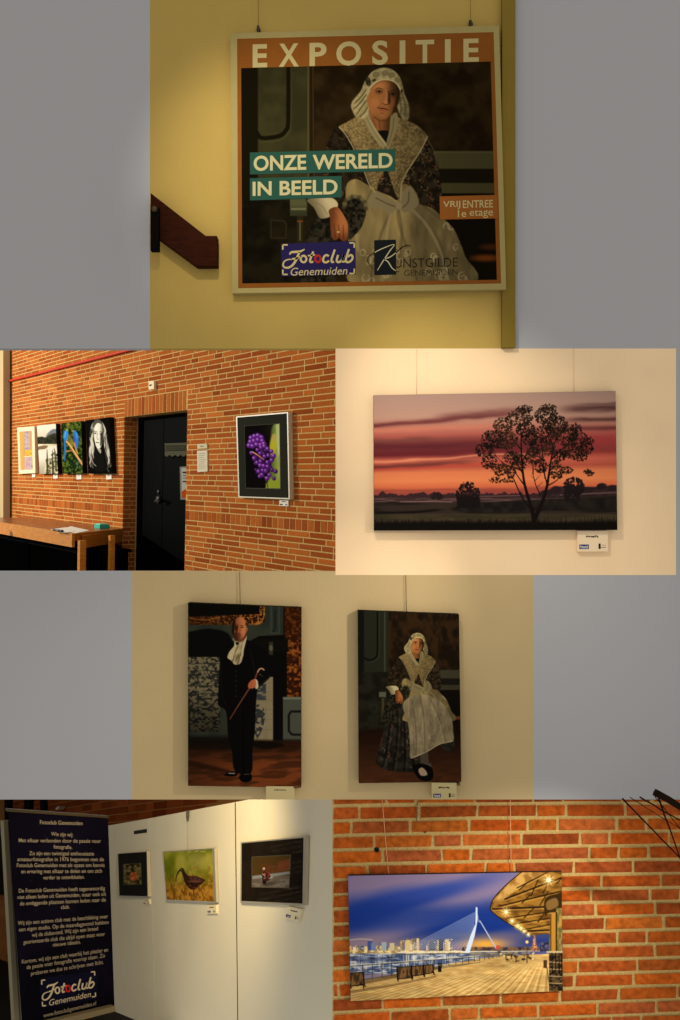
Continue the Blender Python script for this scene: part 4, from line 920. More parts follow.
def paint_ibis():
    c = Canvas(160, 846, 216, 906, 5, (110, 106, 24))
    def bg(X, Y):
        n = fbm(X, Y, 14, 18, 3, 3)
        col = mixc((84, 92, 14), (138, 132, 44), sstep(.3, .7, n))
        t = np.exp(-((X-196)/14)**2-((Y-860)/10)**2)*.45; col = col*(1-t[..., None])+np.array((160, 146, 92))*t[..., None]
        t = sstep(872, 893, Y)[..., None]; w = mixc((104, 66, 16), (158, 110, 38), sstep(.35, .65, fbm(X, Y, 2, 3.4, 3, 5)))
        return col*(1-t)+w*t
    c.full(bg)
    r = random.Random(6)
    for i in range(230):
        x, y = r.uniform(162, 214), r.uniform(874, 902); c.line([(x, y), (x+r.uniform(-1, 1), y-r.uniform(1, 4))], [.8, .3], r.choice([(150, 92, 26), (120, 116, 24), (84, 56, 16), (186, 136, 58), (104, 70, 20)]), .35, .7)
    for i in range(40): c.ell(r.uniform(190, 214), r.uniform(866, 882), r.uniform(.5, 1.3), r.uniform(.5, 1), r.choice([(150, 86, 38), (176, 130, 60), (112, 66, 24)]), .4, .6)
    for i in range(16):
        x, y = r.uniform(176, 204), r.uniform(848, 853); c.line([(x, y), (x+r.uniform(2, 5), y-.4)], .7, (196, 190, 140), .4, .6)
    bd = (44, 26, 16)
    c.line([(193, 887), (194, 893), (194, 900)], .8, (54, 34, 18), .3)
    c.poly([(185, 874), (189, 875.6), (196, 876), (203, 878.6), (205, 881), (200, 885), (196, 889), (191, 889.4), (187, 886), (184, 880)], mottle((34, 20, 14), (74, 38, 22), 2, 9), .5)
    c.line([(187, 880), (184.6, 875), (182.8, 871)], [6, 4, 3], bd, .4)
    c.ell(181.8, 869.8, 2.2, 1.9, (50, 34, 20), .4)
    c.line([(181, 869.4), (178.4, 872), (176.4, 876.4), (175.8, 881.6)], [1.7, 1.3, 1, .5], (36, 26, 14), .3)
    c.poly([(190, 877), (197, 877), (203, 879.4), (200, 882.4), (192, 882.6)], (88, 50, 40), .7, .7); c.line([(188, 881.4), (201, 881.2)], .5, (134, 104, 70), .3, .6)
    for x, y in ((193, 878.4), (197.4, 878.8), (200.6, 880)): c.ell(x, y, 1, .9, (30, 26, 34), .4, .7)
    c.ell(181.4, 869.4, .4, .4, (150, 134, 84), .2)
    return c

def paint_racer():
    c = Canvas(250, 854, 292, 889, 6, (50, 42, 36))
    c.full(lambda X, Y: mixc((58, 42, 18), (84, 76, 66), sstep(872, 876, Y-.06*(X-270))))
    c.poly([(250, 866), (292, 860), (292, 871), (250, 876)], mottle((56, 44, 16), (72, 42, 20), 6, 3), .8, smooth=False)
    c.poly([(278, 862), (292, 858), (292, 870), (278, 871)], (92, 46, 28), 1, .8, smooth=False)
    c.poly([(250, 876.4), (264, 874.6), (292, 871), (292, 873.6), (264, 877.6), (250, 879.4)], (120, 126, 128), .7, .8, smooth=False)
    c.rect(250, 879, 292, 890, mottle((78, 70, 62), (100, 92, 82), 6, 8, .3, .7, 2), 1.2)
    bk = (20, 14, 13)
    c.ell(264.4, 881.6, 2, 2.9, bk, .3); c.ell(269, 878, 1.6, 2.2, bk, .3)
    c.poly([(262.4, 880), (263, 874), (264.6, 870.6), (267.6, 870.4), (269.6, 874), (270.4, 878), (267.6, 881)], (44, 20, 20), .4)
    c.ell(263.8, 868.9, 1.6, 1.6, (124, 84, 74), .3); c.ell(264, 868.4, .8, .6, (206, 190, 176), .3); c.line([(266, 871), (268.6, 873), (268, 876.4)], 1.2, (110, 40, 34), .3); c.line([(262.6, 874), (265, 876)], .9, (150, 130, 118), .3); c.ell(264.8, 874, .8, 1, (164, 70, 54), .3)
    c.line([(261.6, 875), (263, 876.6)], .8, (14, 10, 10), .3); c.ell(264.6, 878, 1, .7, (132, 112, 100), .3, .8); c.line([(269, 878.6), (272.4, 877)], 1, (196, 186, 176), .4, .6)
    c.poly([(263, 884), (272, 882), (276, 883), (268, 886)], (44, 38, 34), .9, .6)
    return c
# ------------------------------------------------------------------ the partition: grey boards and plastered bays
FRONT = Plane(P3(340, 510, 4.0), (0, -1, 0))
GREY = mat('grey board', adj((137, 135, 134), LIT['grey']), .9, .0)
def wall(name, poly, m, pl=FRONT, front=0.0, back=-.05): return struct(slab(name, pl, poly, front, back, m))
wall('wall_upper_left', [(-220, -230), (150, -230), (150, 348.5), (-220, 348.5)], GREY)
wall('wall_upper_right', [(515.5, -230), (900, -230), (900, 348.5), (515.5, 348.5)], GREY)
wall('wall_right', [(676, 348.5), (900, 348.5), (900, 575), (676, 575)], GREY)
wall('wall_lower_left', [(-220, 571.5), (132, 571.5), (132, 799.5), (-220, 799.5)], GREY)
wall('wall_lower_right', [(533.5, 575), (900, 575), (900, 799.5), (533.5, 799.5)], GREY)
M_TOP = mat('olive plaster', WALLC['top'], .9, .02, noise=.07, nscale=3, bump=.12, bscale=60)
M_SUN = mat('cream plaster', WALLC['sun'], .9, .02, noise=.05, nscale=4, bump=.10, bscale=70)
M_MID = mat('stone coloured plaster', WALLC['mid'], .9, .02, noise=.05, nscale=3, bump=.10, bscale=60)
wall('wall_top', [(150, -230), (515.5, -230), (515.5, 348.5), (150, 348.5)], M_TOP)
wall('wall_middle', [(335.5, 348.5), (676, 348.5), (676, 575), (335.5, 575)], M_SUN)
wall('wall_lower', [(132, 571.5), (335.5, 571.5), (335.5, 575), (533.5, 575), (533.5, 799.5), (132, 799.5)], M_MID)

# ------------------------------------------------------------------ shared materials
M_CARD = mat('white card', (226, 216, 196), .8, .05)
M_CARDD = mat('darkened card for dim bay', (205, 188, 140), .8, .05)  # card colour darkened for the low light of its bay
M_INK = mat('dark ink', (40, 34, 30), .8, .0)
M_BLUE = mat('blue ink', (40, 40, 96), .8, .0)
M_STEEL = mat('brushed steel', (170, 160, 140), .35, .5, .8)
M_ALU = mat('aluminium moulding', (190, 182, 160), .4, .4, .6)
M_BLACK = mat('black board edge', (18, 16, 13), .7, .05)
M_MAT = mat('black mount board', (24, 24, 18), .8, .03, noise=.1, nscale=60)
M_WIRE = mat('clear hanging wire', (176, 160, 118), .5, .3)

def caption_card(quad, pl, label, light=M_CARD, logo=True, text=True, group=None, up=.006, tscale=1.0):
    t = thing('caption_card', label, 'caption card', pl.at(*bil(quad, .5, 1)), group)
    slab('card', pl, quad, up, .0005, light, t)
    if text:
        r = random.Random(int(quad[0][0]*7)); parts = []
        x = .28
        while x < .68:
            w = r.uniform(.02, .05); y = .27+r.uniform(-.02, .02)
            parts.append(ribbon_px([bil(quad, x, y+.05), bil(quad, x+w*.5, y-.03), bil(quad, x+w, y+.04)], .55*tscale)); x += w+r.choice((.006, .006, .03))
        lettering('printed_name', pl, parts, up+.0006, M_INK, t, 'small dark printed line')
    if logo:
        q = [bil(quad, .06, .66), bil(quad, .37, .66), bil(quad, .37, .88), bil(quad, .06, .88)]
        slab('club_logo', pl, q, up+.0006, up, M_BLUE, t, label='small blue printed logo')
        lettering('logo_lettering', pl, [text_px('Fotoclub', inset(q, .8*tscale, .7*tscale), .01, .2)], up+.0012, M_CARD, t, 'white letters of the small logo')
        lettering('guild_emblem', pl, [([bil(quad, .69, .62), bil(quad, .76, .62), bil(quad, .76, .88), bil(quad, .69, .88)], [(0, 1, 2, 3)]), ribbon_px([bil(quad, .77, .80), bil(quad, .93, .80)], .5*tscale), ribbon_px([bil(quad, .79, .70), bil(quad, .93, .70)], .3*tscale)], up+.0006, M_INK, t, 'small dark emblem')
    return t

def hanging_wire(pl, a, b, label, off=.012, r=.0011, group=None, m=None):
    p, q = pl.at(*a, off), pl.at(*b, off)
    o = tube('picture_wire', [p, p*.5+q*.5, q], r, m or M_WIRE, base=p); return tag(o, label, 'hanging wire', group)

# ------------------------------------------------------------------ stair bay: exhibition poster and handrail
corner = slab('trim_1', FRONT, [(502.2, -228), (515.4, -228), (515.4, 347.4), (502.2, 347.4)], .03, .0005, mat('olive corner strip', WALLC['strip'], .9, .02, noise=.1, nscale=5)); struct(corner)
po = [(230.5, 33.2), (499.1, 25.5), (506.2, 289.4), (232.1, 293.2)]
pb = [(237.1, 38.8), (493.6, 32.1), (501.1, 283.5), (238.2, 288.3)]
pi_ = [(241.1, 68.1), (490.7, 61.5), (496.9, 279.8), (242.2, 283.5)]
poster = thing('exhibition_poster', 'square exhibition poster with orange border and a seated woman in a lace cap', 'poster', FRONT.at(369, 291.5, .04))
M_PF = mat('cream poster frame', PCOL['frame'], .7, .1, noise=.06, nscale=20)
slab('backing_board', FRONT, inset(po, .6), .036, .002, mat('poster edge', (80, 66, 34), .8), poster)
ring('frame', FRONT, po, pb, .044, .004, M_PF, poster, inner_front=.040)
ring('border', FRONT, pb, pi_, .0395, .034, mat('orange border', PCOL['orange'], .7, .03, noise=.1, nscale=14), poster)
print_mesh('print', FRONT, pi_, .0392, paint_poster(), LIT['poster'], poster, 2.6, 'printed portrait of a seated woman in lace cap, lace shawl and pale apron')
M_LET = mat('cream lettering', PCOL['letter'], .7, .0)
LB = lambda x: 68.1-(x-241.1)*6.6/249.6
ltr = []
for ch, x0, x1 in (('E', 252.6, 267.2), ('X', 278.8, 298.8), ('P', 309.5, 326.6), ('O', 336.2, 361.2), ('S', 372.2, 388), ('I', 399.6, 405.4), ('T', 415.6, 434.2), ('I', 444.9, 450.7), ('E', 463.4, 478.8)):
    H = 23.4; e = .6 if ch in 'OS' else 0
    q = [(x0, LB(x0)-H-e), (x1, LB(x1)-H-e), (x1, LB(x1)+e-.2), (x0, LB(x0)+e-.2)]
    lettering('title_letter', FRONT, [text_px(ch, q, .028 if ch != 'I' else .04)], .0402, M_LET, poster, 'cream letter %s of EXPOSITIE' % ch)
M_TEAL = mat('teal label ink', PCOL['teal'], .7, .0)
for quad, words in (([(249.9, 152.5), (395.2, 149.0), (395.4, 171.0), (249.9, 174.4)], (('ONZE', [(253.6, 155.8), (306.2, 154.4), (306.2, 169.9), (253.6, 171.1)]), ('WERELD', [(312.6, 154.9), (392.6, 152.8), (392.6, 168.0), (312.6, 169.8)]))),
                    ([(249.9, 178.3), (341.5, 175.9), (341.7, 197.3), (250, 200.4)], (('IN', [(252.6, 181.8), (271.6, 181.2), (271.6, 195.4), (252.6, 195.9)]), ('BEELD', [(279.6, 181.0), (337.6, 179.4), (337.6, 194.2), (279.6, 195.4)])))):
    b = slab('title_label', FRONT, quad, .0405, .039, M_TEAL, poster, label='teal label strip reading '+' '.join(w for w, _ in words))
    for w, q in words: lettering('label_word', FRONT, [text_px(w, q, .024)], .0411, mat('pale lettering', PCOL['letter2'], .7, .0), b, 'word '+w)
b = slab('entry_label', FRONT, [(439.6, 196.4), (497.4, 194.9), (498, 218.3), (440, 219.5)], .0408, .039, mat('orange label ink', PCOL['orange2'], .7, .0), poster, label='orange label reading VRIJ ENTREE 1e etage')
ew = [text_px('VRIJ', [(443, 201.2), (460.4, 200.7), (460.4, 208.9), (443, 209.2)], .014), text_px('ENTREE', [(462.8, 200.5), (493, 199.8), (493, 207.4), (462.8, 208.1)], .014),
                                     text_px('1e', [(457.8, 209.8), (466.2, 209.6), (466.2, 217.0), (457.8, 217.2)], .008), text_px('etage', [(469.6, 210.0), (493, 209.3), (493, 218.0), (469.6, 218.4)], .003)]
for w in ew: lettering('label_word', FRONT, [w], .0414, M_LET, b)

def club_logo(parts_tf, w):
    "script lettering of the photo club as strokes; parts_tf maps logo coordinates to pixels"
    T = lambda pts: [parts_tf(x, y) for x, y in pts]
    white = [ribbon_px(T([(293, 474), (300, 464), (318, 462), (340, 460), (361, 450)]), [w*.7, w, w*1.15, w*1.1, w*.5]),
             ribbon_px(T([(338, 462), (330, 480), (320, 502), (306, 522), (288, 533), (270, 532), (263, 520), (270, 504), (288, 496), (304, 496)]), [w*.9, w*1.1, w*1.2, w*1.1, w, w*.9, w*.8, w*.7, w*.6, w*.4]),
             ribbon_px(T([(304, 493), (322, 492), (346, 482)]), [w*.7, w*1.0, w*.6]),
             oval_px(*parts_tf(356, 494), 13*abs(parts_tf(1, 0)[0]-parts_tf(0, 0)[0]), 15*abs(parts_tf(0, 1)[1]-parts_tf(0, 0)[1]), w),
             ribbon_px(T([(400, 460), (393, 478), (386, 498), (388, 508), (400, 506)]), w), ribbon_px(T([(376, 479), (390, 478), (408, 474)]), w*.8),
             ribbon_px(T([(470, 482), (462, 476), (452, 480), (445, 494), (448, 507), (460, 509), (472, 502)]), w),
             ribbon_px(T([(498, 451), (490, 474), (483, 496), (485, 508), (494, 506)]), w),
             ribbon_px(T([(513, 476), (507, 494), (508, 506), (518, 508), (530, 498), (538, 476)]), w), ribbon_px(T([(538, 476), (532, 496), (534, 507), (544, 504)]), w*.9),
             ribbon_px(T([(562, 449), (554, 474), (548, 496), (552, 508), (566, 506), (577, 494), (578, 482), (570, 476), (556, 484)]), w)]
    red = [oval_px(*parts_tf(421, 493), 12.5*abs(parts_tf(1, 0)[0]-parts_tf(0, 0)[0]), 15*abs(parts_tf(0, 1)[1]-parts_tf(0, 0)[1]), w*1.1)]
    br = []
    for x, y, sx, sy in ((262, 430, 1, 1), (586, 421, -1, 1), (262, 564, 1, -1), (586, 560, -1, -1)):
        br += [ribbon_px(T([(x, y), (x+22*sx, y)]), w*.75, False), ribbon_px(T([(x, y), (x, y+22*sy)]), w*.75, False)]
    return white, red, br
tf = lambda x, y: (225+x*.2206, 150+y*.2206)
lg = slab('club_logo', FRONT, [(280.8, 243.9), (355.2, 241.1), (355.8, 274.1), (281.7, 276.3)], .0405, .039, mat('navy logo ink', PCOL['navy'], .7, .0), poster, label='navy logo reading Fotoclub Genemuiden with a red o')
wh, rd, br = club_logo(tf, 2.05)
lettering('logo_lettering', FRONT, wh+br+[text_px('Genemuiden', [(290.7, 267.8), (347.4, 266.6), (347.4, 274.5), (290.7, 275.7)], .002, .2)], .0411, M_LET, lg)
lettering('logo_red_letter', FRONT, rd, .0413, mat('red logo ink', PCOL['red'], .7, .0), lg, 'red letter o of the logo')
kg = slab('guild_logo', FRONT, [(374.2, 240.2), (395.9, 239.6), (396.2, 274.5), (374.3, 275.1)], .0405, .039, mat('slate logo ink', PCOL['slate'], .7, .0), poster, label='dark slate logo with a written K reading KUNSTGILDE GENEMUIDEN')
T4 = lambda pts: [(365+x*.2206, 150+y*.2206) for x, y in pts]
gsw = [ribbon_px(T4([(40, 540), (20, 520), (12, 500), (20, 480), (44, 464)]), [.3, .6, .7, .8, .8]), ribbon_px(T4([(140, 466), (164, 444), (190, 432), (210, 436)]), [.8, 1, .8, .4]), ribbon_px(T4([(138, 548), (146, 552), (156, 550)]), [.7, .5, .3]),
    ]
for w in gsw: lettering('guild_swash', FRONT, [w], .0411, mat('slate lettering', (26, 24, 20), .7, .0), kg, 'dark swash of the written K')
for w in (text_px('UNSTGILDE', [(394.6, 258.8), (457.6, 257.6), (457.6, 266.4), (394.6, 267.7)], -.012), text_px('GENEMUIDEN', [(404.2, 270.4), (457.6, 269.2), (457.6, 274.5), (404.2, 275.7)], -.02)): lettering('guild_word', FRONT, [w], .0411, mat('slate lettering', (26, 24, 20), .7, .0), kg)
lettering('guild_initial', FRONT, [ribbon_px(T4([(44, 464), (80, 446), (132, 428), (112, 458), (84, 500), (56, 546)]), [.8, .9, .6, 1, 1, .6]), ribbon_px(T4([(140, 466), (112, 486), (86, 494), (104, 506), (122, 534), (140, 548)]), [.8, 1, .9, 1.1, 1, .7])], .0413, mat('pale initial', (172, 160, 120), .7, .0), kg, 'pale written K')
hk = mat('dark hook metal', (40, 32, 18), .5, .3)
for x, y, lab in ((258.6, 30.8, 'dark hook on the left end of the top edge of the orange-bordered poster'), (470.6, 25.2, 'dark hook on the right end of the top edge of the orange-bordered poster')):
    v, f = merge([knob_vf(FRONT.at(x, y, .003), FRONT.n, .010, .022), box_axes(FRONT.at(x, y+3.6, .02), (.004, 0, 0), (0, .018, 0), (0, 0, .014)), box_axes(FRONT.at(x-.4, y-3.4, .012), (.006, 0, 0), (0, .01, 0), (0, 0, .004))])
    tag(obj('picture_hook', v, f, hk), lab, 'picture hook')
hanging_wire(FRONT, (256.5, -220), (258.4, 29), 'thin wire above the left end of the orange-bordered poster', m=mat('olive wire', (112, 92, 44), .6, .1))
hanging_wire(FRONT, (470.4, -220), (470.6, 23), 'thin wire above the right end of the orange-bordered poster', m=mat('olive wire', (112, 92, 44), .6, .1))

rail = thing('handrail', 'dark brown wooden handrail end sloping down on the olive wall', 'handrail', FRONT.at(170, 240, .09))
M_RAIL = mat('mahogany rail', RAILC, .7, .02, col2=tuple(v*.72 for v in RAILC), nscale=9, stretch=(1.5, 8, 8))
slab('rail', FRONT, [(150.4, 192.6), (205.6, 235.6), (217.1, 235.6), (217.1, 265.8), (196, 265.8), (150.4, 232.4)], .075, .02, M_RAIL, rail, bevel=.004)
slab('bracket', FRONT, [(150.2, 206.2), (158.8, 206.6), (158.8, 250.6), (150.2, 250.6)], .105, .072, mat('black bracket metal', (6, 5, 4), .7, .03), rail, label='black metal bracket', bevel=.004)
tube('bracket_pin', [FRONT.at(154.4, 209, .118), FRONT.at(154.4, 209, .06), FRONT.at(156.5, 214, -.01)], .016, mat('worn brass pin', (66, 48, 20), .4, .3, .3), rail, label='worn brass coloured pin')

# ------------------------------------------------------------------ brick hall seen on the left
ES = Vector((675, -800, -40)).normalized()
UP = (Vector((0, 0, 1))-ES*ES.z).normalized()
O2 = P3(186, 470, 8.0)
HALL = Plane(O2, ES.cross(UP)); N2 = HALL.n
def hall(s, v, off=0.0): return O2+ES*s+UP*v+N2*off
def hall_s(px, py=470):
    p = HALL.at(px, py); return (p-O2).dot(ES), (p-O2).dot(UP)
BR_PAL = BRICKC['hall']
M_BRICK = mat('hall brick clay', (150, 80, 40), .9, .02, noise=.22, nscale=55, attr='clay', bump=.25, bscale=90)
M_MORT = mat('hall mortar', BRICKC['mortar'], .95, .0, noise=.18, nscale=60, bump=.2, bscale=120)
sL, _ = hall_s(123.4, 480); sR, _ = hall_s(186.3, 480); TOPV = .60
rects = []; rb = random.Random(4); S0, S1 = hall_s(-25)[0], hall_s(372)[0]; CO = .05; J = .0105
for k in range(-34, 47):
    v = -.5+CO*k; 
    if k in (0, 1): continue
    def vis(u0, u1):
        s = .5*(u0+u1); p = hall(s, v); y = 510-(p.z-CAMZ)/p.y*F; return 325 < y < 600
    if k < 22: segs = [(S0, sL), (sR, S1)]
    elif k < 26: segs = [(S0, sL-.0), (sR, S1)]
    else: segs = [(S0, S1)]
    for a, b in segs:
        for u0, u1 in bond(a, b, (.296, .296, .296, .148), rb, rb.uniform(0, .29)):
            u0 = max(u0, a); u1 = min(u1, b)
            if u1-u0 > .03 and vis(u0, u1): rects.append((u0+J*.8 if u0 > a else u0, v+J/2, u1-J*.8 if u1 < b else u1, v+CO-J/2))
u = sL                              # upright course running along the wall
while u > S0: rects.append((u-.083+J*.5, -.5+J/2, u-(J*.5 if u < sL else 0), -.4-J/2)); u -= .083
u = sR
while u < S1: rects.append((u+(J*.5 if u > sR else 0), -.5+J/2, u+.083-J*.5, -.4-J/2)); u += .083
u = sL
while u < sR-.03:                   # upright course over the opening
    rects.append((u+J*.9, TOPV+.002, min(u+.083, sR)-J*.5, .8-J/2)); u += .083
lw = bricks('wall_left', lambda a, b, o: hall(a, b, o), rects, 3, BR_PAL, .003, M_BRICK, base=hall(0, 0)); struct(lw)
def mort(name, s0, v0, s1, v1, thick=.12):
    v = [hall(s0, v0), hall(s1, v0), hall(s1, v1), hall(s0, v1)]; w = [p-N2*thick for p in v]
    return obj(name, v+w, BOXF, M_MORT, lw)
# reveal of the opening
dep = .1
for _ in range(40):
    p = hall(sL, 0, -dep); px = 340+p.x/p.y*F
    dep += (136.2-px)*.004
RV = dep
mort('mortar_bed', S0, -2.2, sL, 1.95, RV+.12); mort('mortar_bed', sR, -2.2, S1, 1.95); mort('mortar_bed', sL, TOPV, sR, 1.95, RV+.12)
rects = []; rb = random.Random(9)
for k in range(-34, 22):
    v = -.5+CO*k; off = RV*.5 if k % 2 else RV*.72
    for a, b in ((.0, off), (off, RV)): rects.append((a+J*.4, v+J/2, b-J*.4, v+CO-J/2))
rv = bricks('wall_opening', lambda a, b, o: hall(sL+.001+o, b, -a), rects, 5, BR_PAL, .003, M_BRICK, base=hall(sL, 0)); struct(rv)
# doors in the opening
M_DOOR = mat('black painted door', (1, 2, 1), .6, .01)
def door_slab(name, s0, s1, v0, v1, f, b, m, parent=None, label=None):
    v = [hall(s0, v0, f), hall(s1, v0, f), hall(s1, v1, f), hall(s0, v1, f)]; w = [p-N2*(f-b) for p in v]
    return obj(name, v+w, BOXF, m, parent, label=label)
DPL = Plane(hall(0, 0, -RV), N2)
def d_s(px, py): q = DPL.at(px, py); return (q-O2).dot(ES), (q-O2).dot(UP)
sa = d_s(136.2, 480)[0]; sb = d_s(161.6, 480)[0]; sc = d_s(200, 480)[0]
d1 = struct(door_slab('door_1', sa+.002, sb, -2.0, TOPV-.003, -RV-.012, -RV-.07, M_DOOR)); d2 = struct(door_slab('door_2', sb+.012, sc, -2.0, TOPV-.003, -RV-.012, -RV-.07, M_DOOR))
struct(door_slab('trim_2', sb, sb+.012, -2.0, TOPV-.003, -RV-.02, -RV-.05, mat('door seam strip', (44, 40, 28), .5, .2)))
struct(door_slab('trim_3', sL, sc, TOPV, TOPV+.05, -.125, -RV-.1, M_DOOR))
DF = Plane(hall(0, 0, -RV-.012), N2)
M_HAND = mat('dim door metal', (40, 38, 32), .5, .15, .3)
v, f = merge([knob_vf(DF.at(159.4, 499.6), N2, .045, .03), knob_vf(DF.at(159.2, 491.8), N2, .022, .02)]); hd = obj('handle_rosette', v, f, M_HAND, d1)
tube('door_handle', [DF.at(159.4, 499.6, .01), DF.at(159.2, 499.7, .09), DF.at(155.0, 501.4, .09)], .013, M_HAND, d1)
# pelmet and notice seen on the right leaf
pel = thing('hanging_pelmet', 'grey latticed pelmet with scalloped lower edge above the black right door leaf', 'pelmet', DF.at(176, 456, .05))
sc_x = [(164 + i*25/24.) for i in range(25)]
poly = [(164, 443.4), (189, 442.6)]+[(x, 454.4+2.2*abs(math.sin((x-164)/25*math.pi*4.5))) for x in sc_x[::-1]]
slab('pelmet_board', DF, poly, .05, .03, mat('grey pelmet cloth', (74, 72, 56), .9, .02), pel)
lat = [ribbon_px([(165.5+i*2.6, 445+.0), (165.5+i*2.6+2.6, 449.8)], .5, False) for i in range(9)]+[ribbon_px([(168.1+i*2.6, 445), (165.5+i*2.6, 449.8)], .5, False) for i in range(9)]
lat += [ribbon_px([(164.2, 443.8), (164.2, 455)], .9, False), ribbon_px([(164, 450.8), (189, 450.2)], .7, False)]
lettering('pelmet_lattice', DF, lat, .0515, mat('dark lattice', (28, 27, 22), .8, .0), pel, 'dark criss-cross lattice')
nt = thing('door_notice', 'framed notice with an orange foot hanging on the black right door leaf', 'notice', DF.at(183, 499, .02))
slab('notice_frame', DF, [(179.8, 466.8), (192, 466), (192, 500), (180.4, 499.6)], .022, .002, mat('grey notice frame', (96, 94, 82), .6, .1), nt)
slab('notice_sheet', DF, [(181.4, 468.2), (192, 467.8), (192, 497.8), (181.9, 497.6)], .024, .0215, mat('dim notice sheet', (150, 148, 136), .8, .0), nt)
slab('notice_foot', DF, [(181.7, 491.5), (187, 488), (192, 486), (192, 497.8), (181.9, 497.6)], .0255, .0235, mat('orange notice foot', (150, 62, 20), .8, .0), nt, label='orange printed foot')
lettering('notice_print', DF, [ribbon_px([(182.6, 472.5), (190, 472.2)], 1.6, False), ribbon_px([(182.6, 481.6), (190, 481.4)], 1.3, False), ribbon_px([(182.8, 475.6), (190, 475.4)], .6, False), ribbon_px([(182.8, 478), (190, 477.9)], .6, False)], .0262, mat('dark notice print', (50, 40, 34), .8, .0), nt, 'dark printed lines')

# red pipe, switch, signs
pv = [hall(s, 1.335, .03) for s in np.linspace(hall_s(7)[0], hall_s(220)[0], 9)]
tag(tube('red_pipe', pv, .016, mat('red painted pipe', (190, 52, 24), .5, .1)), 'thin red pipe running along the top of the brick wall', 'pipe')
sw = thing('wall_switch', 'small cream box with a dark slot on the brick above the dark doorway', 'wall switch', HALL.at(151, 389.6, .02))
slab('box', HALL, [(148.3, 381.2), (153.8, 380.4), (153.9, 389.2), (148.5, 389.8)], .035, .002, mat('cream plastic', (226, 206, 160), .6, .1), sw, bevel=.004)
slab('slot', HALL, [(149.3, 384.6), (151.5, 384.3), (151.5, 385.7), (149.3, 386)], .0365, .034, M_BLACK, sw, label='dark slot')
sg = thing('wall_sign', 'small pale sign on the brick just above a white paper notice', 'sign', HALL.at(202, 448.6, .01))
slab('sign_plate', HALL, [(197.2, 444), (206.8, 443.6), (207, 448.3), (197.3, 448.8)], .014, .002, mat('pale sign plate', (196, 184, 148), .7, .05), sg)
lettering('sign_print', HALL, [ribbon_px([(200.2, 446.3), (203.6, 446.1)], .7, False)], .0148, mat('green sign ink', (60, 66, 44), .8, .0), sg, 'short dark line of print')
wn = thing('paper_notice', 'white paper notice on the brick between the dark doorway and the purple berries picture', 'notice', HALL.at(202, 471.6, .01))
slab('sheet', HALL, [(197, 450.8), (207.2, 450.3), (207.4, 471.4), (197.4, 472.2)], .012, .002, mat('aged white paper', (206, 196, 168), .8, .03), wn)
lettering('notice_print', HALL, [ribbon_px([(198.6, 453.6+i*2.1), (205.6-(i % 3)*.9, 453.3+i*2.1)], .55, False) for i in range(8)], .0128, mat('grey print', (150, 142, 120), .8, .0), wn, 'faint lines of print')

# photographs on the brick
def photo_board(quad, pl, canvas, label, lit, front=.045, per=2.6, edge=None, cat='photo', group=None, name='photo_print', back=.004):
    t = thing(name, label, cat, pl.at(*bil(quad, .5, 1), front*.5), group)
    slab('panel', pl, quad, front, back, edge or M_BLACK, t)
    print_mesh('print', pl, inset(quad, .12), front+.0012, canvas, lit, t, per)
    return t
t = thing('framed_photo', 'pale framed picture of orange and grey stripes, first from the left over the table', 'picture', HALL.at(27, 473.4, .03))
q = [(17.1, 427.6), (34.3, 426.2), (35.3, 473), (18.8, 473.9)]; qi = [(19.4, 431.6), (31.8, 430.8), (32.9, 469.6), (20.6, 470)]
slab('backing_board', HALL, inset(q, .3), .03, .004, M_BLACK, t); ring('frame', HALL, q, qi, .045, .004, mat('pale frame', (222, 206, 166), .6, .1), t, inner_front=.036)
print_mesh('print', HALL, qi, .035, paint_beige_art(), LIT['hall'], t, 4)
photo_board([(36.7, 425.6), (55.8, 423.6), (58, 473.6), (39.6, 474)], HALL, paint_valley(), 'unframed photo of a pale river valley with dark pines on the brick wall', LIT['hall'], per=4, front=.06)
photo_board([(61.3, 423.2), (81.2, 421), (82.8, 473.5), (62.6, 473.8)], HALL, paint_macaws(), 'unframed photo of two blue parrots on a branch among green leaves', LIT['hall'], per=4, front=.06)
photo_board([(85.4, 420.4), (109.4, 417.1), (112, 473.6), (88.2, 473.8)], HALL, paint_portrait(), 'black and white photo portrait of a long-haired woman on the brick wall', LIT['hall'], per=4, front=.06)
HC = mat('brightened white card', (232, 224, 204), .8, .03)  # white card brightened in colour for the strongly lit hall
for quad, lab in (([(32, 473.4), (35, 473.2), (35.2, 477), (32.1, 477.2)], 'tiny white caption card under the striped picture'), ([(53.2, 474.6), (57.4, 474.4), (57.6, 478.4), (53.3, 478.6)], 'tiny white caption card under the river valley photo'),
                  ([(76.4, 474.7), (81.2, 474.5), (81.4, 479.2), (76.5, 479.5)], 'tiny white caption card under the two blue parrots'), ([(106, 474.6), (111.2, 474.4), (111.4, 479.2), (106.1, 479.5)], 'tiny white caption card under the black and white portrait')):
    caption_card(quad, HALL, lab, HC, logo=False, text=True, tscale=.6, up=.012)
t = thing('framed_photo', 'silver framed photo of purple berries in a wide black mount on the brick', 'picture', HALL.at(264, 498.6, .03))
q = [(236, 416.5), (288, 412), (289.7, 499.3), (238.3, 497.3)]; qm = inset(q, 1.1); qi = [(244.8, 426.3), (279.3, 423.8), (280.1, 488.4), (246, 487.7)]
ring('frame', HALL, q, qm, .048, .004, mat('silver frame', (206, 196, 168), .4, .3), t); ring('mount', HALL, qm, qi, .044, .038, mat('dark green-black mount', (36, 37, 28), .8, .02), t)
ring('mount_bevel', HALL, inset(qi, -.45), qi, .0446, .0435, mat('pale mount bevel', (150, 140, 112), .7, .0), t, inner_front=.042)
slab('backing_board', HALL, inset(q, .4), .036, .004, M_BLACK, t); print_mesh('print', HALL, qi, .0405, paint_berries(), LIT['hall'], t, 4)
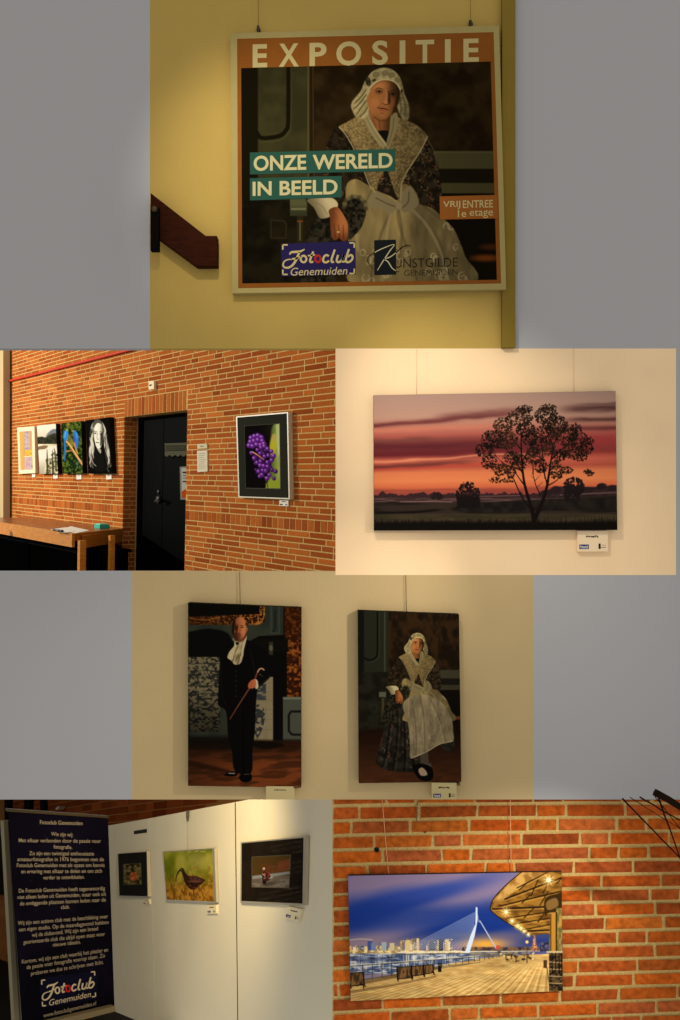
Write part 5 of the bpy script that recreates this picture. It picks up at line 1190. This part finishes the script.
caption_card([(279.2, 499.6), (288.2, 499.9), (288.3, 506.2), (279.3, 505.9)], HALL, 'white caption card under the purple berries picture', HC, tscale=.8, up=.012)

# pillar at the far left
PX = Plane(HALL.at(3, 470, .12), N2)
pil = slab('trim_4', PX, [(-40, 300), (3.2, 300), (3.2, 540), (-40, 540)], .0, -.1, mat('cream pillar', PILC, .8, .05)); struct(pil)
struct(slab('pillar_gap_strip', PX, [(3.2, 300), (4.6, 300), (4.6, 540), (3.2, 540)], -.03, -.1, M_BLACK))  # black strip stands in for the dark gap beside the pillar

# table
TBL = Plane(hall(0, -.668), UP)
def tpt(px, py, dz=0.0): return TBL.at(px, py, dz)
tb = thing('side_table', 'long oak table with thick edge and dark reddish top below the row of photos', 'table', tpt(60, 531)-UP*.75)
M_OAK = mat('oak edge', (200, 130, 44), .45, .15, col2=(172, 106, 34), nscale=10, stretch=(1, 1, 7))
M_TTOP = mat('polished table top', (142, 80, 42), .25, .4, col2=(112, 60, 32), nscale=9, stretch=(1, 6, 6))
B = tpt(72.4, 533.9); A = B-ES*3.6
Cc = HALL.at(122.6, 528.6, .014); Cc = Cc-UP*((Cc-B).dot(UP)); D = Cc-ES*(3.6+(Cc-B).dot(ES))
ev = ES
th = Vector((0, 0, -.165))
v, f = [A, B, Cc, D, A+(-UP*.02), B+(-UP*.02), Cc+(-UP*.02), D+(-UP*.02)], BOXF
obj('tabletop', v, f, M_TTOP, tb)
inw = -N2
def plank(a, b, top, bot, w, dirv):
    v = [a+UP*top, b+UP*top, b+UP*top+dirv*w, a+UP*top+dirv*w]
    return v+[p+UP*(bot-top) for p in v], BOXF
v, f = plank(A-inw*.004, B-inw*.004, .004, -.135, .03, inw); obj('front_edge', v, f, M_OAK, tb, label='thick oak front edge')
v, f = plank(B+ev*.002+inw*.03, Cc+ev*.002, .004, -.07, .03, -ev); obj('end_edge', v, f, M_OAK, tb, label='oak end edge')
E1 = B+inw*.12-ev*.02; E2 = Cc-ev*.02
v, f = plank(E1, E2, -.022, -.15, .04, -ev); obj('end_apron', v, f, M_OAK, tb)
def leg(c, w, top, bot, m=M_OAK, name='leg'):
    v, f = box_axes(c+UP*((top+bot)/2), ev*w, inw*w, UP*((top-bot)/2)); return obj(name, v, f, m, tb)
Ls = (Cc-B).length
leg(tpt(82, 538.4), .029, -.02, -.78); leg(tpt(111.8, 533.4), .025, -.02, -.78)
leg(tpt(82, 538.4)-ev*2.6, .029, -.02, -.78); leg(tpt(105, 533)-ev*.5, .03, -.02, -.78)
cb = thing('dark_block', 'black chest filling the dark space under the oak table', 'block', tpt(20, 545)-UP*.7)  # black block added to stand in for the dark under the table
q0 = A+inw*.16-ev*1.0; q1 = B+inw*.16-ev*.12
v, f = plank(q0, q1, -.2, -.72, .5, inw); obj('block_body', v, f, mat('black chest', (2, 3, 2), .8, .0), cb)
v, f = plank(q0-inw*.03, q1-inw*.03+ev*.02, -.185, -.215, .56, inw); obj('block_lid', v, f, mat('black chest lid', (3, 4, 3), .7, .01), cb)
# papers, pen and box on the table
pp = thing('paper_sheets', 'white sheets of paper lying on the oak table', 'paper', tpt(70, 530, .004))
for q, dz in (([(56, 530.2), (71, 526.2), (89.5, 530.4), (76, 533.0)], .003), ([(50.6, 529.3), (66, 527.2), (75, 531.6), (63, 532.8)], .006)):
    a = [tpt(x, y, dz) for x, y in q]; obj('sheet', a+[p+Vector((0, 0, -.0025)) for p in a], BOXF, HC, pp)
pn = thing('pen', 'dark pen lying on the white paper sheets', 'pen', tpt(57, 530.4, .02))
tube('barrel', [tpt(53.4, 529.9, .02), tpt(61.6, 531.0, .02)], .012, mat('dark pen', (46, 44, 52), .4, .3), pn); tube('cap', [tpt(60.6, 530.9, .02), tpt(62.6, 531.2, .02)], .014, mat('pen cap', (30, 30, 40), .4, .3), pn)
cy = thing('small_box', 'small turquoise box near the right end of the oak table', 'box', tpt(102, 528, .0))
c = tpt(102, 528.2); v, f = box_axes(c+Vector((0, 0, .022)), ev*.075, inw*.06, Vector((0, 0, .02))); obj('base', v, f, mat('turquoise plastic', (52, 168, 142), .4, .2), cy)
v, f = box_axes(c+Vector((0, 0, .046)), ev*.055, inw*.045, Vector((0, 0, .008))); obj('lid', v, f, mat('pale turquoise lid', (122, 200, 172), .4, .2), cy)
fp = [hall(S0, -1.5, 0), hall(S1, -1.5, 0), hall(S1, -1.5, 2.3), hall(sR+.8, -1.5, 2.6), hall(sR+.8, -1.5, 7), hall(S0, -1.5, 7)]  # unseen floor, spread wide to block the hall lamp from the boards
fl2 = obj('floor_hall', fp+[p-UP*.05 for p in fp], [(0, 1, 2, 3, 4, 5), (11, 10, 9, 8, 7, 6)]+[(i, (i+1) % 6, (i+1) % 6+6, i+6) for i in range(6)], mat('dark hall floor', (60, 50, 40), .5, .1, noise=.2, nscale=4)); struct(fl2)

# ------------------------------------------------------------------ cream bay: sunset print
SQ = [(373.6, 395.2), (615.6, 391.0), (617.4, 530.0), (374, 530.6)]
photo_board(SQ, FRONT, paint_sunset(), 'wide photo print of a lone tree before a red sunset sky', LIT['sun'], front=.038, per=3, edge=mat('print side edge', (58, 40, 34), .8, .02))
WW = mat('pale wire', (216, 184, 140), .6, .1)
hanging_wire(FRONT, (416.6, 348.6), (416.6, 394.8), 'thin wire above the left part of the sunset tree print', m=WW, off=.003, r=.0007); hanging_wire(FRONT, (573.8, 348.6), (573.8, 392.2), 'thin wire above the right part of the sunset tree print', m=WW, off=.003, r=.0007)
caption_card([(577.4, 530.8), (608, 530.6), (608, 551.4), (577.6, 551.6)], FRONT, 'white caption card under the right end of the sunset tree print', mat('warm white card', (228, 200, 160), .8, .03), up=.02)

# ------------------------------------------------------------------ stone coloured bay: two portraits
photo_board([(188, 602.9), (301.2, 607.6), (301.0, 787.6), (188, 785.8)], FRONT, paint_man(), 'tall dark photo of a bald man in black coat holding a cane', LIT['mid'], front=.045, per=3)
photo_board([(357.8, 610.6), (459, 614.4), (461.3, 781.8), (358.8, 783.2)], FRONT, paint_seated_woman(), 'dark photo of a seated woman in lace cap, black shoe showing', LIT['mid'], front=.045, per=3)
DW = mat('dark wire', (92, 76, 44), .6, .1)
hanging_wire(FRONT, (239.6, 571.8), (240.2, 605.2), 'thin dark wire above the photo of the man with the cane', m=DW, off=.01, r=.0016); hanging_wire(FRONT, (405.6, 575.2), (406.4, 612.4), 'thin dark wire above the photo of the woman seated on the bench', m=DW, off=.01, r=.0016)
caption_card([(266, 786.4), (294.6, 786.6), (294.6, 799.4), (266, 799.4)], FRONT, 'caption card under the photo of the man with the cane, cut off at its foot', mat('dimmed white card', (178, 160, 112), .8, .03), logo=False, up=.05)  # card white lowered in colour for the weaker light of this bay
caption_card([(431.6, 782.8), (456.6, 783.2), (456.6, 799.4), (431.8, 799.4)], FRONT, 'caption card with a blue mark under the photo of the woman seated on the bench', mat('dimmed white card', (178, 160, 112), .8, .03), up=.05)
for q, lab in (([(293.8, 785.8), (299.6, 785.8), (299.6, 788.2), (293.8, 788.2)], 'brown clip at lower right corner of the photo of the man with cane'), ([(456.6, 783), (460, 783), (460, 785.6), (456.6, 785.6)], 'brown clip at lower right corner of the photo of the woman on a bench')):
    v, f = merge([slab_vf(FRONT, q, .05, .001), slab_vf(FRONT, inset(q, .7), .054, .049)]); tag(obj('corner_clip', v, f, mat('brown clip', (88, 66, 30), .5, .2)), lab, 'clip')

# ------------------------------------------------------------------ display boards and banner, lower left
VPB = Vector((-210-340, 800, 510-879)).normalized()
UB = Vector((-.03, .28, 1)); UB = (UB-VPB*UB.dot(VPB)*.8).normalized()
OB = P3(235, 900, 5.9)
BRD = Plane(OB, VPB.cross(UB)); NB = BRD.n
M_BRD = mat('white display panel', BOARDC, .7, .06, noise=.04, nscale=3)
G = 'white display boards in a row behind the banner'
def board(poly, label, f=0.0):
    t = thing('display_board', label, 'display board', BRD.at(*bil(poly[:4], .5, 1)), None)
    slab('panel', BRD, poly, f, f-.04, M_BRD, t)
    return t
b1 = board([(84, 829.8), (148.7, 818.5), (156.2, 1028.5), (104, 1007)], 'farthest white display board, the one with the small flower picture')
b2 = board([(148.9, 818.4), (234.6, 802.2), (237.9, 1062), (156.4, 1028.6)], 'middle white display board, the one with the green ibis picture')
b3 = board([(235.4, 802.0), (345, 782), (345, 1105), (238.5, 1062.2)], 'nearest white display board, the one with the motorcycle picture')
seam = mat('dark seam', (70, 62, 44), .7, .05)
slab('edge_strip', BRD, [(234.7, 802.4), (235.5, 802.2), (238.4, 1062), (237.8, 1062)], .002, -.03, seam, b3, label='dark joint along the left edge')
slab('slot', BRD, [(133.8, 830.9), (146.6, 828.9), (146.8, 832.6), (134, 834.4)], .002, -.01, mat('slot black', (26, 20, 12), .7), b1, label='black slot near the top')
# small pictures on the boards
t = thing('framed_photo', 'black framed small photo of an orange flower on the farthest white board', 'picture', BRD.at(133, 896.6, .03))
q = [(117, 853.4), (147.0, 851.3), (148.0, 896.8), (118.4, 896)]; qi = [(123.3, 864.4), (140.6, 863.4), (141.2, 884), (123.8, 884.6)]; qm = inset(q, .5)
ring('frame', BRD, q, qm, .035, .004, M_ALU, t); ring('mount', BRD, qm, qi, .031, .026, M_MAT, t); ring('mount_bevel', BRD, inset(qi, -.35), qi, .0316, .0305, mat('dim mount bevel', (92, 80, 56), .7, .0), t)
slab('backing_board', BRD, inset(q, .3), .025, .004, M_BLACK, t); print_mesh('print', BRD, qi, .0285, paint_flower(), LIT['boards'], t, 4)
t = thing('framed_photo', 'silver edged photo of a dark ibis among green and gold grasses on a white board', 'picture', BRD.at(190, 901.6, .03))
q = [(162.3, 851.9), (214.3, 848.0), (216.3, 902.6), (166, 900.4)]; qi = inset(q, .6, .7, 2.0, .8)
ring('frame', BRD, q, qi, .028, .004, M_ALU, t, inner_front=.026); slab('backing_board', BRD, inset(q, .4), .022, .004, M_BLACK, t); print_mesh('print', BRD, qi, .0245, paint_ibis(), LIT['boards'], t, 4)
t = thing('framed_photo', 'aluminium framed photo of a motorcycle racer in a wide black mount', 'picture', BRD.at(272, 904, .03))
q = [(240.6, 842.4), (306.6, 836.2), (304.8, 905.4), (240.2, 902.4)]; qm = [(241.5, 843.4), (303.6, 837.8), (302.4, 903.6), (241.2, 901)]; qi = [(252.1, 857.1), (290.3, 855.2), (288.8, 887.8), (252, 887)]
ring('frame', BRD, q, qm, .026, .004, M_ALU, t, inner_front=.024); ring('mount', BRD, qm, qi, .022, .018, mat('brown-black mount', (26, 20, 13), .8, .02), t); ring('mount_bevel', BRD, inset(qi, -.4), qi, .0226, .0215, mat('grey mount bevel', (84, 80, 66), .7, .0), t)
slab('backing_board', BRD, inset(q, .4), .017, .004, M_BLACK, t); print_mesh('print', BRD, qi, .0205, paint_racer(), LIT['boards'], t, 4)
# glass over the racer picture
def glassm():
    m = bpy.data.materials.new('picture glass'); m.use_nodes = True; nt = m.node_tree; nt.nodes.clear()
    o = nt.nodes.new('ShaderNodeOutputMaterial'); mx = nt.nodes.new('ShaderNodeMixShader'); tr = nt.nodes.new('ShaderNodeBsdfTransparent'); gl = nt.nodes.new('ShaderNodeBsdfGlossy'); fr = nt.nodes.new('ShaderNodeFresnel')
    gl.inputs['Roughness'].default_value = .015; fr.inputs['IOR'].default_value = 1.5
    ge = nt.nodes.new('ShaderNodeNewGeometry'); ma = nt.nodes.new('ShaderNodeMath'); ma.operation = 'SUBTRACT'; ma.use_clamp = True; nt.links.new(fr.outputs['Fac'], ma.inputs[0]); nt.links.new(ge.outputs['Backfacing'], ma.inputs[1]); nt.links.new(ma.outputs[0], mx.inputs['Fac']); nt.links.new(tr.outputs[0], mx.inputs[1]); nt.links.new(gl.outputs[0], mx.inputs[2]); nt.links.new(mx.outputs[0], o.inputs['Surface'])
    return m
gp = slab('glass_pane', BRD, inset(qm, .1), .0236, .0230, glassm(), t, label='clear picture glass')
BC = mat('board caption card', (214, 200, 164), .8, .03)
caption_card([(143, 899.2), (149.2, 898.8), (149.5, 904.3), (143.3, 904.5)], BRD, 'small caption card under the orange flower photo', BC, up=.014, tscale=.6)
caption_card([(206.8, 905.2), (216.2, 904.8), (216.5, 913.6), (207, 913.8)], BRD, 'small caption card under the ibis photo', BC, up=.016, tscale=.7)
caption_card([(287.6, 906.2), (302, 909.4), (298.7, 921.8), (284.4, 918)], BRD, 'crooked caption card under the motorcycle racer photo', BC, up=.02)
w = hanging_wire(BRD, (187.6, 812), (187.8, 849.4), 'thin wire above the ibis photo', off=.02, m=mat('board wire', (150, 138, 108), .5, .2))
v, f = merge([box_axes(BRD.at(187.6, 814, .02), (.012, 0, 0), (0, .012, 0), (0, 0, .026)), box_axes(BRD.at(187.6, 819.4, .02), (.009, 0, 0), (0, .01, 0), (0, 0, .012))])
tag(obj('wire_clamp', v, f, mat('clamp metal', (92, 84, 66), .4, .3, .5)), 'small dark clamp on the wire above the ibis photo', 'clamp')

# banner stand
b_tl, b_tr, b_bl = P3(8.2, 810.6, 5.55), P3(108, 817.4, 6.25), P3(22.6, 1031, 5.55)
BAN = Plane(b_tl, (b_tr-b_tl).cross(b_bl-b_tl))
BQ = [(8.2, 810.8), (108, 817.4), (114.6, 1008.6), (23.0, 1031)]
ban = thing('banner_stand', 'tall dark navy roll-up banner with white Dutch text and club logo', 'banner', BAN.at(70, 1022, -.05))
M_BAN = mat('navy banner fabric', (4, 4, 7), .8, .01, col2=(10, 7, 20), nscale=2.6)
slab('fabric', BAN, BQ, .0, -.006, M_BAN, ban)
slab('top_bar', BAN, [(7.4, 808.6), (108.4, 815.8), (108.5, 818.2), (7.9, 811.6)], .014, -.012, mat('dark top bar', (52, 44, 30), .4, .2, .3), ban, label='dark top rail')
slab('base_bar', BAN, [(18, 1029.5), (114.9, 1006.2), (115.6, 1011.2), (18, 1037)], .05, -.05, mat('banner base metal', (120, 110, 84), .35, .4, .5), ban, label='metal base bar')
# pale sparkle of the fabric print
r = random.Random(7); dots = []
for i in range(150):
    uu, vv = r.betavariate(2.2, 1.4), r.betavariate(1.4, 1.2); x, y = bil(BQ, uu*.9+.05, vv*.86+.06); q = r.uniform(.12, .34)
    dots.append(([(x-q, y), (x, y-q), (x+q, y), (x, y+q)], [(0, 1, 2, 3)]))
sp = lettering('sparkle_print', BAN, dots, .0012, mat('sparkle ink', (70, 54, 74), .7, .0), ban, 'scatter of tiny pale printed dots'); sp['kind'] = 'stuff'
LINES = [('Fotoclub Genemuiden', 40.0, 82.6, 823.6, 1.1, 4.4), ('Wie zijn wij:', 51.2, 73, 835.3, .9, 4.3), ('Met elkaar verbonden door de passie voor', 18.8, 101, 841.6, .8, 4.2), ('fotografie.', 53.6, 72.2, 848.0, .6, 4.2),
         ('Zo zijn een twintigtal enthousiaste', 29.4, 94, 854.6, .4, 4.2), ('amateurfotografen in 1976 begonnen met de', 17.4, 104, 860.6, .1, 4.2), ('Fotoclub Genemuiden met als opzet om kennis', 16.8, 104.6, 866.6, -.2, 4.2), ('en ervaring met elkaar te delen en om zich', 21.2, 102, 872.8, -.6, 4.2), ('verder te ontwikkelen.', 43, 84.6, 879.0, -.8, 4.2),
         ('De Fotoclub Genemuiden heeft tegenwoordig', 18.8, 105, 892.2, -2.6, 4.3), ('niet alleen leden uit Genemuiden, maar ook uit', 17.6, 106, 898.6, -3.4, 4.3), ('de omliggende plaatsen komen leden naar de', 20, 105.8, 905.0, -4.0, 4.3), ('club.', 61, 69.6, 908.6, -.5, 4.3),
         ('Wij zijn een actieve club met de beschikking over', 17.8, 108, 924.6, -7.0, 4.3), ('een eigen studio. Op de maandagavond hebben', 19, 108.6, 931.0, -7.6, 4.3), ('wij de clubavond. Wij zijn een breed', 32, 98, 936.4, -6.6, 4.3), ('georienteerde club die altijd open staat voor', 23.4, 105, 943.6, -8.4, 4.3), ('nieuwe ideeën.', 53, 80.6, 946.2, -3.0, 4.3),
         ('Kortom, wij zijn een club waarbij het plezier en', 21.8, 108, 963.2, -12.2, 4.4), ('de passie voor fotografie voorop staan. Zo', 26.6, 105, 968.8, -12.0, 4.4), ('proberen we dus te schrijven met licht.', 31, 103.6, 975.0, -11.6, 4.4), ('www.fotoclubgenemuiden.nl', 43.4, 96, 1017.2, -12.6, 4.6)]
for s, x0, x1, yb, dy, hh in LINES:
    lettering('text_line', BAN, [text_px(s, [(x0, yb-hh+.6), (x1, yb+dy-hh+.6), (x1, yb+dy+.6), (x0, yb+.6)], .004, yr=(-.02, .74))], .0016, mat('banner text ink', (118, 108, 94), .7, .0), ban)
BL = [(40.6, 979.4), (95.6, 972), (96.6, 998), (41.6, 1007.4)]
lp = slab('club_logo', BAN, inset(BL, -1.0), .0010, .0002, mat('banner logo ground', (8, 8, 24), .7, .02), ban, label='logo reading Fotoclub Genemuiden with a red o')
tfb = lambda x, y: bil(BL, (x-256)/336, (y-424)/146)
wh, rd, br = club_logo(tfb, 1.55)
q = [bil(BL, .14, .77), bil(BL, .90, .70), bil(BL, .90, .92), bil(BL, .14, .99)]
lettering('logo_lettering', BAN, wh+br+[text_px('Genemuiden', q, .0, .2)], .0018, mat('banner logo ink', (150, 138, 116), .7, .0), lp)
lettering('logo_red_letter', BAN, rd, .0020, mat('banner red ink', (140, 26, 22), .7, .0), lp, 'red letter o of the logo')
# pale post behind the banner
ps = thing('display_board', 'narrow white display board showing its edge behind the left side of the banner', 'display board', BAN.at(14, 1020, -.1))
slab('panel', BAN, [(3.6, 821.2), (30, 820), (44, 1040), (15.6, 1040)], -.3, -.34, mat('darkened display panel', (128, 118, 92), .7, .04), ps)  # white panel darkened in colour to offset the nearby lamp
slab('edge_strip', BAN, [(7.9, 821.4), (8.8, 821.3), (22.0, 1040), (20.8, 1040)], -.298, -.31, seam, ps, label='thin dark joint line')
# brick wall behind, floor, cupboard, things at the far left
BK = Plane(BRD.at(150, 815, -.75), NB)
DH = BK.n.cross(UB).normalized()
DH = DH if DH.x > 0 else -DH
OK_ = BK.at(110, 808)
def back(u, v, off=0.0): return OK_+DH*u+UB*v+BK.n*off
rects = []; rb = random.Random(12)
for k in range(-6, 9):
    for u0, u1 in bond(-6.5, 3.2, (.46, .46, .46, .23), rb, rb.uniform(0, .4)):
        p = back((u0+u1)/2, k*.092); x = 340+p.x/p.y*F; y = 510-(p.z-CAMZ)/p.y*F
        if -60 < x < 350 and 760 < y < 900: rects.append((u0+.008, k*.092+.006, u1-.008, (k+1)*.092-.006))
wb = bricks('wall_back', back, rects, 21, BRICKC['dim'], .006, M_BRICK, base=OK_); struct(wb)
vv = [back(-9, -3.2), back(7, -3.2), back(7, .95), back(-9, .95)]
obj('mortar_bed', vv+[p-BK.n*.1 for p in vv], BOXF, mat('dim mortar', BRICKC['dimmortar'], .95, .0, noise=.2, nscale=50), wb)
FN = UB
f0 = BRD.at(118, 1013); e1 = VPB; e2 = NB
fv = [f0+e1*10-e2*1.5, f0-e1*1.5-e2*1.5, f0-e1*1.5+e2*4, f0+e1*10+e2*4]
struct(obj('floor', fv+[p-UB*.04 for p in fv], BOXF, mat('dark tiled floor', (26, 20, 13), .6, .06, noise=.3, nscale=5)))
cl = [back(-8.6, .62), back(1.2, .62), back(1.2, .62, 1.5), back(-1.4, .62, 1.6), back(-8.6, .62, 4.2)]
struct(obj('shading_ceiling', cl+[p+UB*.05 for p in cl], [(0, 1, 2, 3, 4), (9, 8, 7, 6, 5)]+[(i, (i+1) % 5, (i+1) % 5+5, i+5) for i in range(5)], mat('dark ceiling', (60, 46, 30), .8, .02)))  # unseen, added overhead to darken the brick and boards below
sw_ = [back(-8.6, -3.2), back(-8.6, .62), back(-8.6, .62, 12), back(-8.6, -3.2, 12)]
struct(obj('shading_wall', sw_+[p-DH*.05 for p in sw_], BOXF, mat('brown shading wall', (70, 54, 36), .9, .02)))  # unseen, added at the side to keep light out of this room
CUP = Plane(P3(6, 930, 7.2), (.1, -1, .15))
cu = thing('wooden_cupboard', 'orange-brown wooden cupboard cut off at the left edge beside the navy banner', 'cupboard', CUP.at(3, 962))
slab('body', CUP, [(-40, 897.6), (7.6, 897.2), (11.6, 963.4), (-40, 945)], .0, -.4, mat('orange wood', (120, 72, 26), .5, .12, col2=(92, 52, 18), nscale=8, stretch=(6, 6, 1)), cu)
slab('door', CUP, [(-40, 900), (5.6, 899.8), (8.8, 958.4), (-40, 941)], .012, .001, mat('orange wood', (120, 72, 26)), cu)
slab('top_board', CUP, [(-40, 895.6), (8.4, 895.2), (8.6, 898), (-40, 898.4)], .02, -.4, mat('darker wood', (92, 54, 20), .5, .1), cu)
dk = thing('dark_cabinet', 'black cabinet standing on the wooden cupboard at the left edge', 'cabinet', CUP.at(0, 896))
slab('body', CUP, [(-40, 838), (5.6, 837.6), (8.0, 894.2), (-40, 894.4)], .0, -.30, mat('black cabinet', (9, 8, 6), .6, .05), dk)
slab('top_board', CUP, [(-40, 836), (6.2, 835.6), (6.4, 838.6), (-40, 839)], .015, -.3, mat('black cabinet top', (14, 12, 9), .6, .05), dk)
for x0, x1, lab in ((23.5, 29, 'dark upright post against the brick, second from the left above the banner'), (39.5, 43, 'dark upright post against the brick, right one above the banner'), (4, 8.5, 'dark upright post against the brick, leftmost above the banner')):
    v, f = merge([slab_vf(BK, [(x0, 770), (x1, 770), (x1+.8, 840), (x0+.8, 840)], .08, .01), slab_vf(BK, [(x0-.6, 826), (x1+.6, 826), (x1+1.2, 830), (x0+.2, 830)], .1, .008)])
    tag(obj('wall_post', v, f, mat('dark post', (16, 11, 7), .7, .05)), lab, 'post')
v, f = merge([slab_vf(BK, [(55.4, 808.6), (58.4, 806), (59.6, 807), (56.4, 810)], .12, .02), slab_vf(BK, [(56.6, 808.4), (57.8, 807.4), (58.2, 808), (57, 809)], .126, .119)])  # pale shape stands in for the white streak of a lamp
tag(obj('lamp_streak', v, f, mat('pale lamp streak', (196, 184, 160), .4, .3)), 'small pale slanting lamp streak on the brick above the banner', 'clip')

# ------------------------------------------------------------------ brick bay, lower right
BAY = Plane(P3(505, 910, 4.02), (0, -1, 0))
def bay(u, v, off=0.0):
    "u in half-brick columns from the left edge, v in courses downwards from the top"
    t = u/12.2
    x = 334+346*t; y = (806.2+14.77*v)*(1-t)+(803.5+14.0*v)*t-1.2*math.sin(t*3.1)
    return BAY.at(x, y, off)
rects = []; rb = random.Random(31)
for k in range(-3, 17):
    for u0, u1 in bond(-.0, 19.8, (2.08, 2.08, 1.04, 2.08, 2.08), rb, rb.uniform(0, 2)):
        u0 = max(u0, -.06); u1 = min(u1, 19.8)
        if u1-u0 > .2: rects.append((u0+.055, k+.13, u1-.055, k+1-.13))
M_BB = mat('bay brick clay', (150, 80, 40), .85, .03, noise=.48, nscale=34, attr='clay', bump=.7, bscale=50)
wr = bricks('wall_lower_brick', bay, rects, 8, BRICKC['bay'], .009, M_BB, base=BAY.at(505, 910), chamfer=.13, jitter=.035); struct(wr)
vv = [(332.3, 799.7), (900, 799.7), (900, 1100), (332.3, 1100)]
slab('mortar_bed', BAY, vv, .0, -.06, mat('bay mortar', BRICKC['baymortar'], .95, .0, noise=.26, nscale=70, bump=.7, bscale=150), wr)
photo_board([(348, 875.7), (561.6, 871.7), (563, 990.8), (350.6, 1001.2)], BAY, paint_bridge(), 'wide night photo of a white cable bridge and a lit boardwalk with benches', LIT['bay'], front=.03, per=3, edge=mat('dark print edge', (40, 34, 30), .8), back=.016)
RW = mat('reddish wire', (214, 150, 100), .5, .2)
hanging_wire(BAY, (382.2, 799.9), (388.6, 874.2), 'pale wire above the left end of the bridge photo', m=RW, off=.02, r=.002); hanging_wire(BAY, (510.2, 799.9), (511.2, 871.8), 'pale wire above the right half of the bridge photo', m=RW, off=.02, r=.002)
ch = []
for i in range(5):
    y = 801.5+i*3.6
    c0 = BAY.at(417.3-.2*i, y+1.6, .016); rr = []
    for k in range(13):
        a = k/12*2*math.pi; rr.append(c0+Vector((.0055*math.cos(a) if i % 2 else .0018*math.cos(a), .0018*math.sin(a) if i % 2 else .0055*math.cos(a), .011*math.sin(a))))
    ch.append(rr)
cht = thing('wall_chain', 'short thin chain hanging on the brick above the bridge photo', 'chain', ch[0][0])
for rr in ch: tube('link', rr, .0014, mat('rusty chain', (120, 96, 60), .5, .3, .4), cht, n=5)
tube('wire_end', [BAY.at(416.6, 819.5, .016), BAY.at(416.2, 822.4, .016)], .0012, mat('rusty chain', (120, 96, 60)), cht)
for x, y, rr, lab in ((376.7, 849.4, .011, 'dark hole in the mortar up left of the bridge photo'), (424.7, 831, .006, 'small dark hole in the mortar below the thin chain')):
    v, f = knob_vf(BAY.at(x, y, .0), BAY.n, rr, .012, prof=((1.15, 0), (1.15, .45), (1, .8), (.55, .8), (.5, .5), (0, .45))); tag(obj('wall_hole', v, f, mat('dark hole', (22, 14, 8), .7)), lab, 'wall hole')  # black raised disc stands in for a dark hole in the mortar
# dry branch hanging into the upper right corner
br_t = thing('dried_branch', 'dark dry branch with thin twigs hanging into the upper right of the brick', 'branch', BAY.at(700, 780, .25))
M_TW = mat('dry bark', (34, 20, 10), .8, .05, noise=.3, nscale=60)
def twig(a, b, r0, r1, o0, o1, seed, bend=2.0, name='twig'):
    q = random.Random(seed); pts = []; rs = []
    for i in range(8):
        t = i/7; j = math.sin(t*math.pi)*bend; pts.append(BAY.at(a[0]+(b[0]-a[0])*t+q.uniform(-.4, .4), a[1]+(b[1]-a[1])*t+j*.5+q.uniform(-.4, .4), o0+(o1-o0)*t)); rs.append(r0+(r1-r0)*t)
    return tube(name, pts, r0, M_TW, br_t, radii=rs, n=6)
twig((655, 792), (742, 842), .019, .012, .24, .30, 1, 1, 'stem')
twig((622, 798), (690, 868), .0042, .0034, .22, .26, 2, 1); twig((640, 797), (690, 826), .0042, .003, .25, .25, 3, 1)
twig((658, 796), (681, 860), .0045, .003, .23, .2, 4, 1.5); twig((630, 797), (692, 836), .0022, .0016, .2, .22, 5, 1); twig((668, 800), (700, 822), .005, .004, .26, .3, 6, 1); twig((655, 797), (700, 852), .0024, .002, .2, .24, 7, 1)
twig((690, 830), (760, 905), .006, .003, .28, .24, 8, 2); twig((700, 826), (722, 930), .005, .0025, .27, .2, 9, 2); twig((720, 830), (770, 870), .014, .009, .30, .3, 10, 1, 'stem')
twig((742, 842), (736, 860), .012, .016, .30, .76, 11, 1, 'stem'); twig((738, 862), (685, 846), .020, .010, .78, .78, 12, 1, 'stem'); twig((712, 852), (686, 826), .006, .003, .78, .74, 13, 1)
# repeats share a group phrase
GROUPS = {'caption card': 'caption cards under the pictures', 'hanging wire': 'picture hanging wires', 'picture hook': 'hooks on the poster edge', 'photo': 'unframed photo prints on the walls', 'picture': 'framed pictures on the walls',
          'display board': 'white display boards', 'clip': 'corner clips of the two portraits', 'post': 'dark posts against the brick', 'wall hole': 'dark holes in the brick wall'}
for o in bpy.data.objects:
    if o.parent is None and o.get('category') in GROUPS: o['group'] = GROUPS[o['category']]
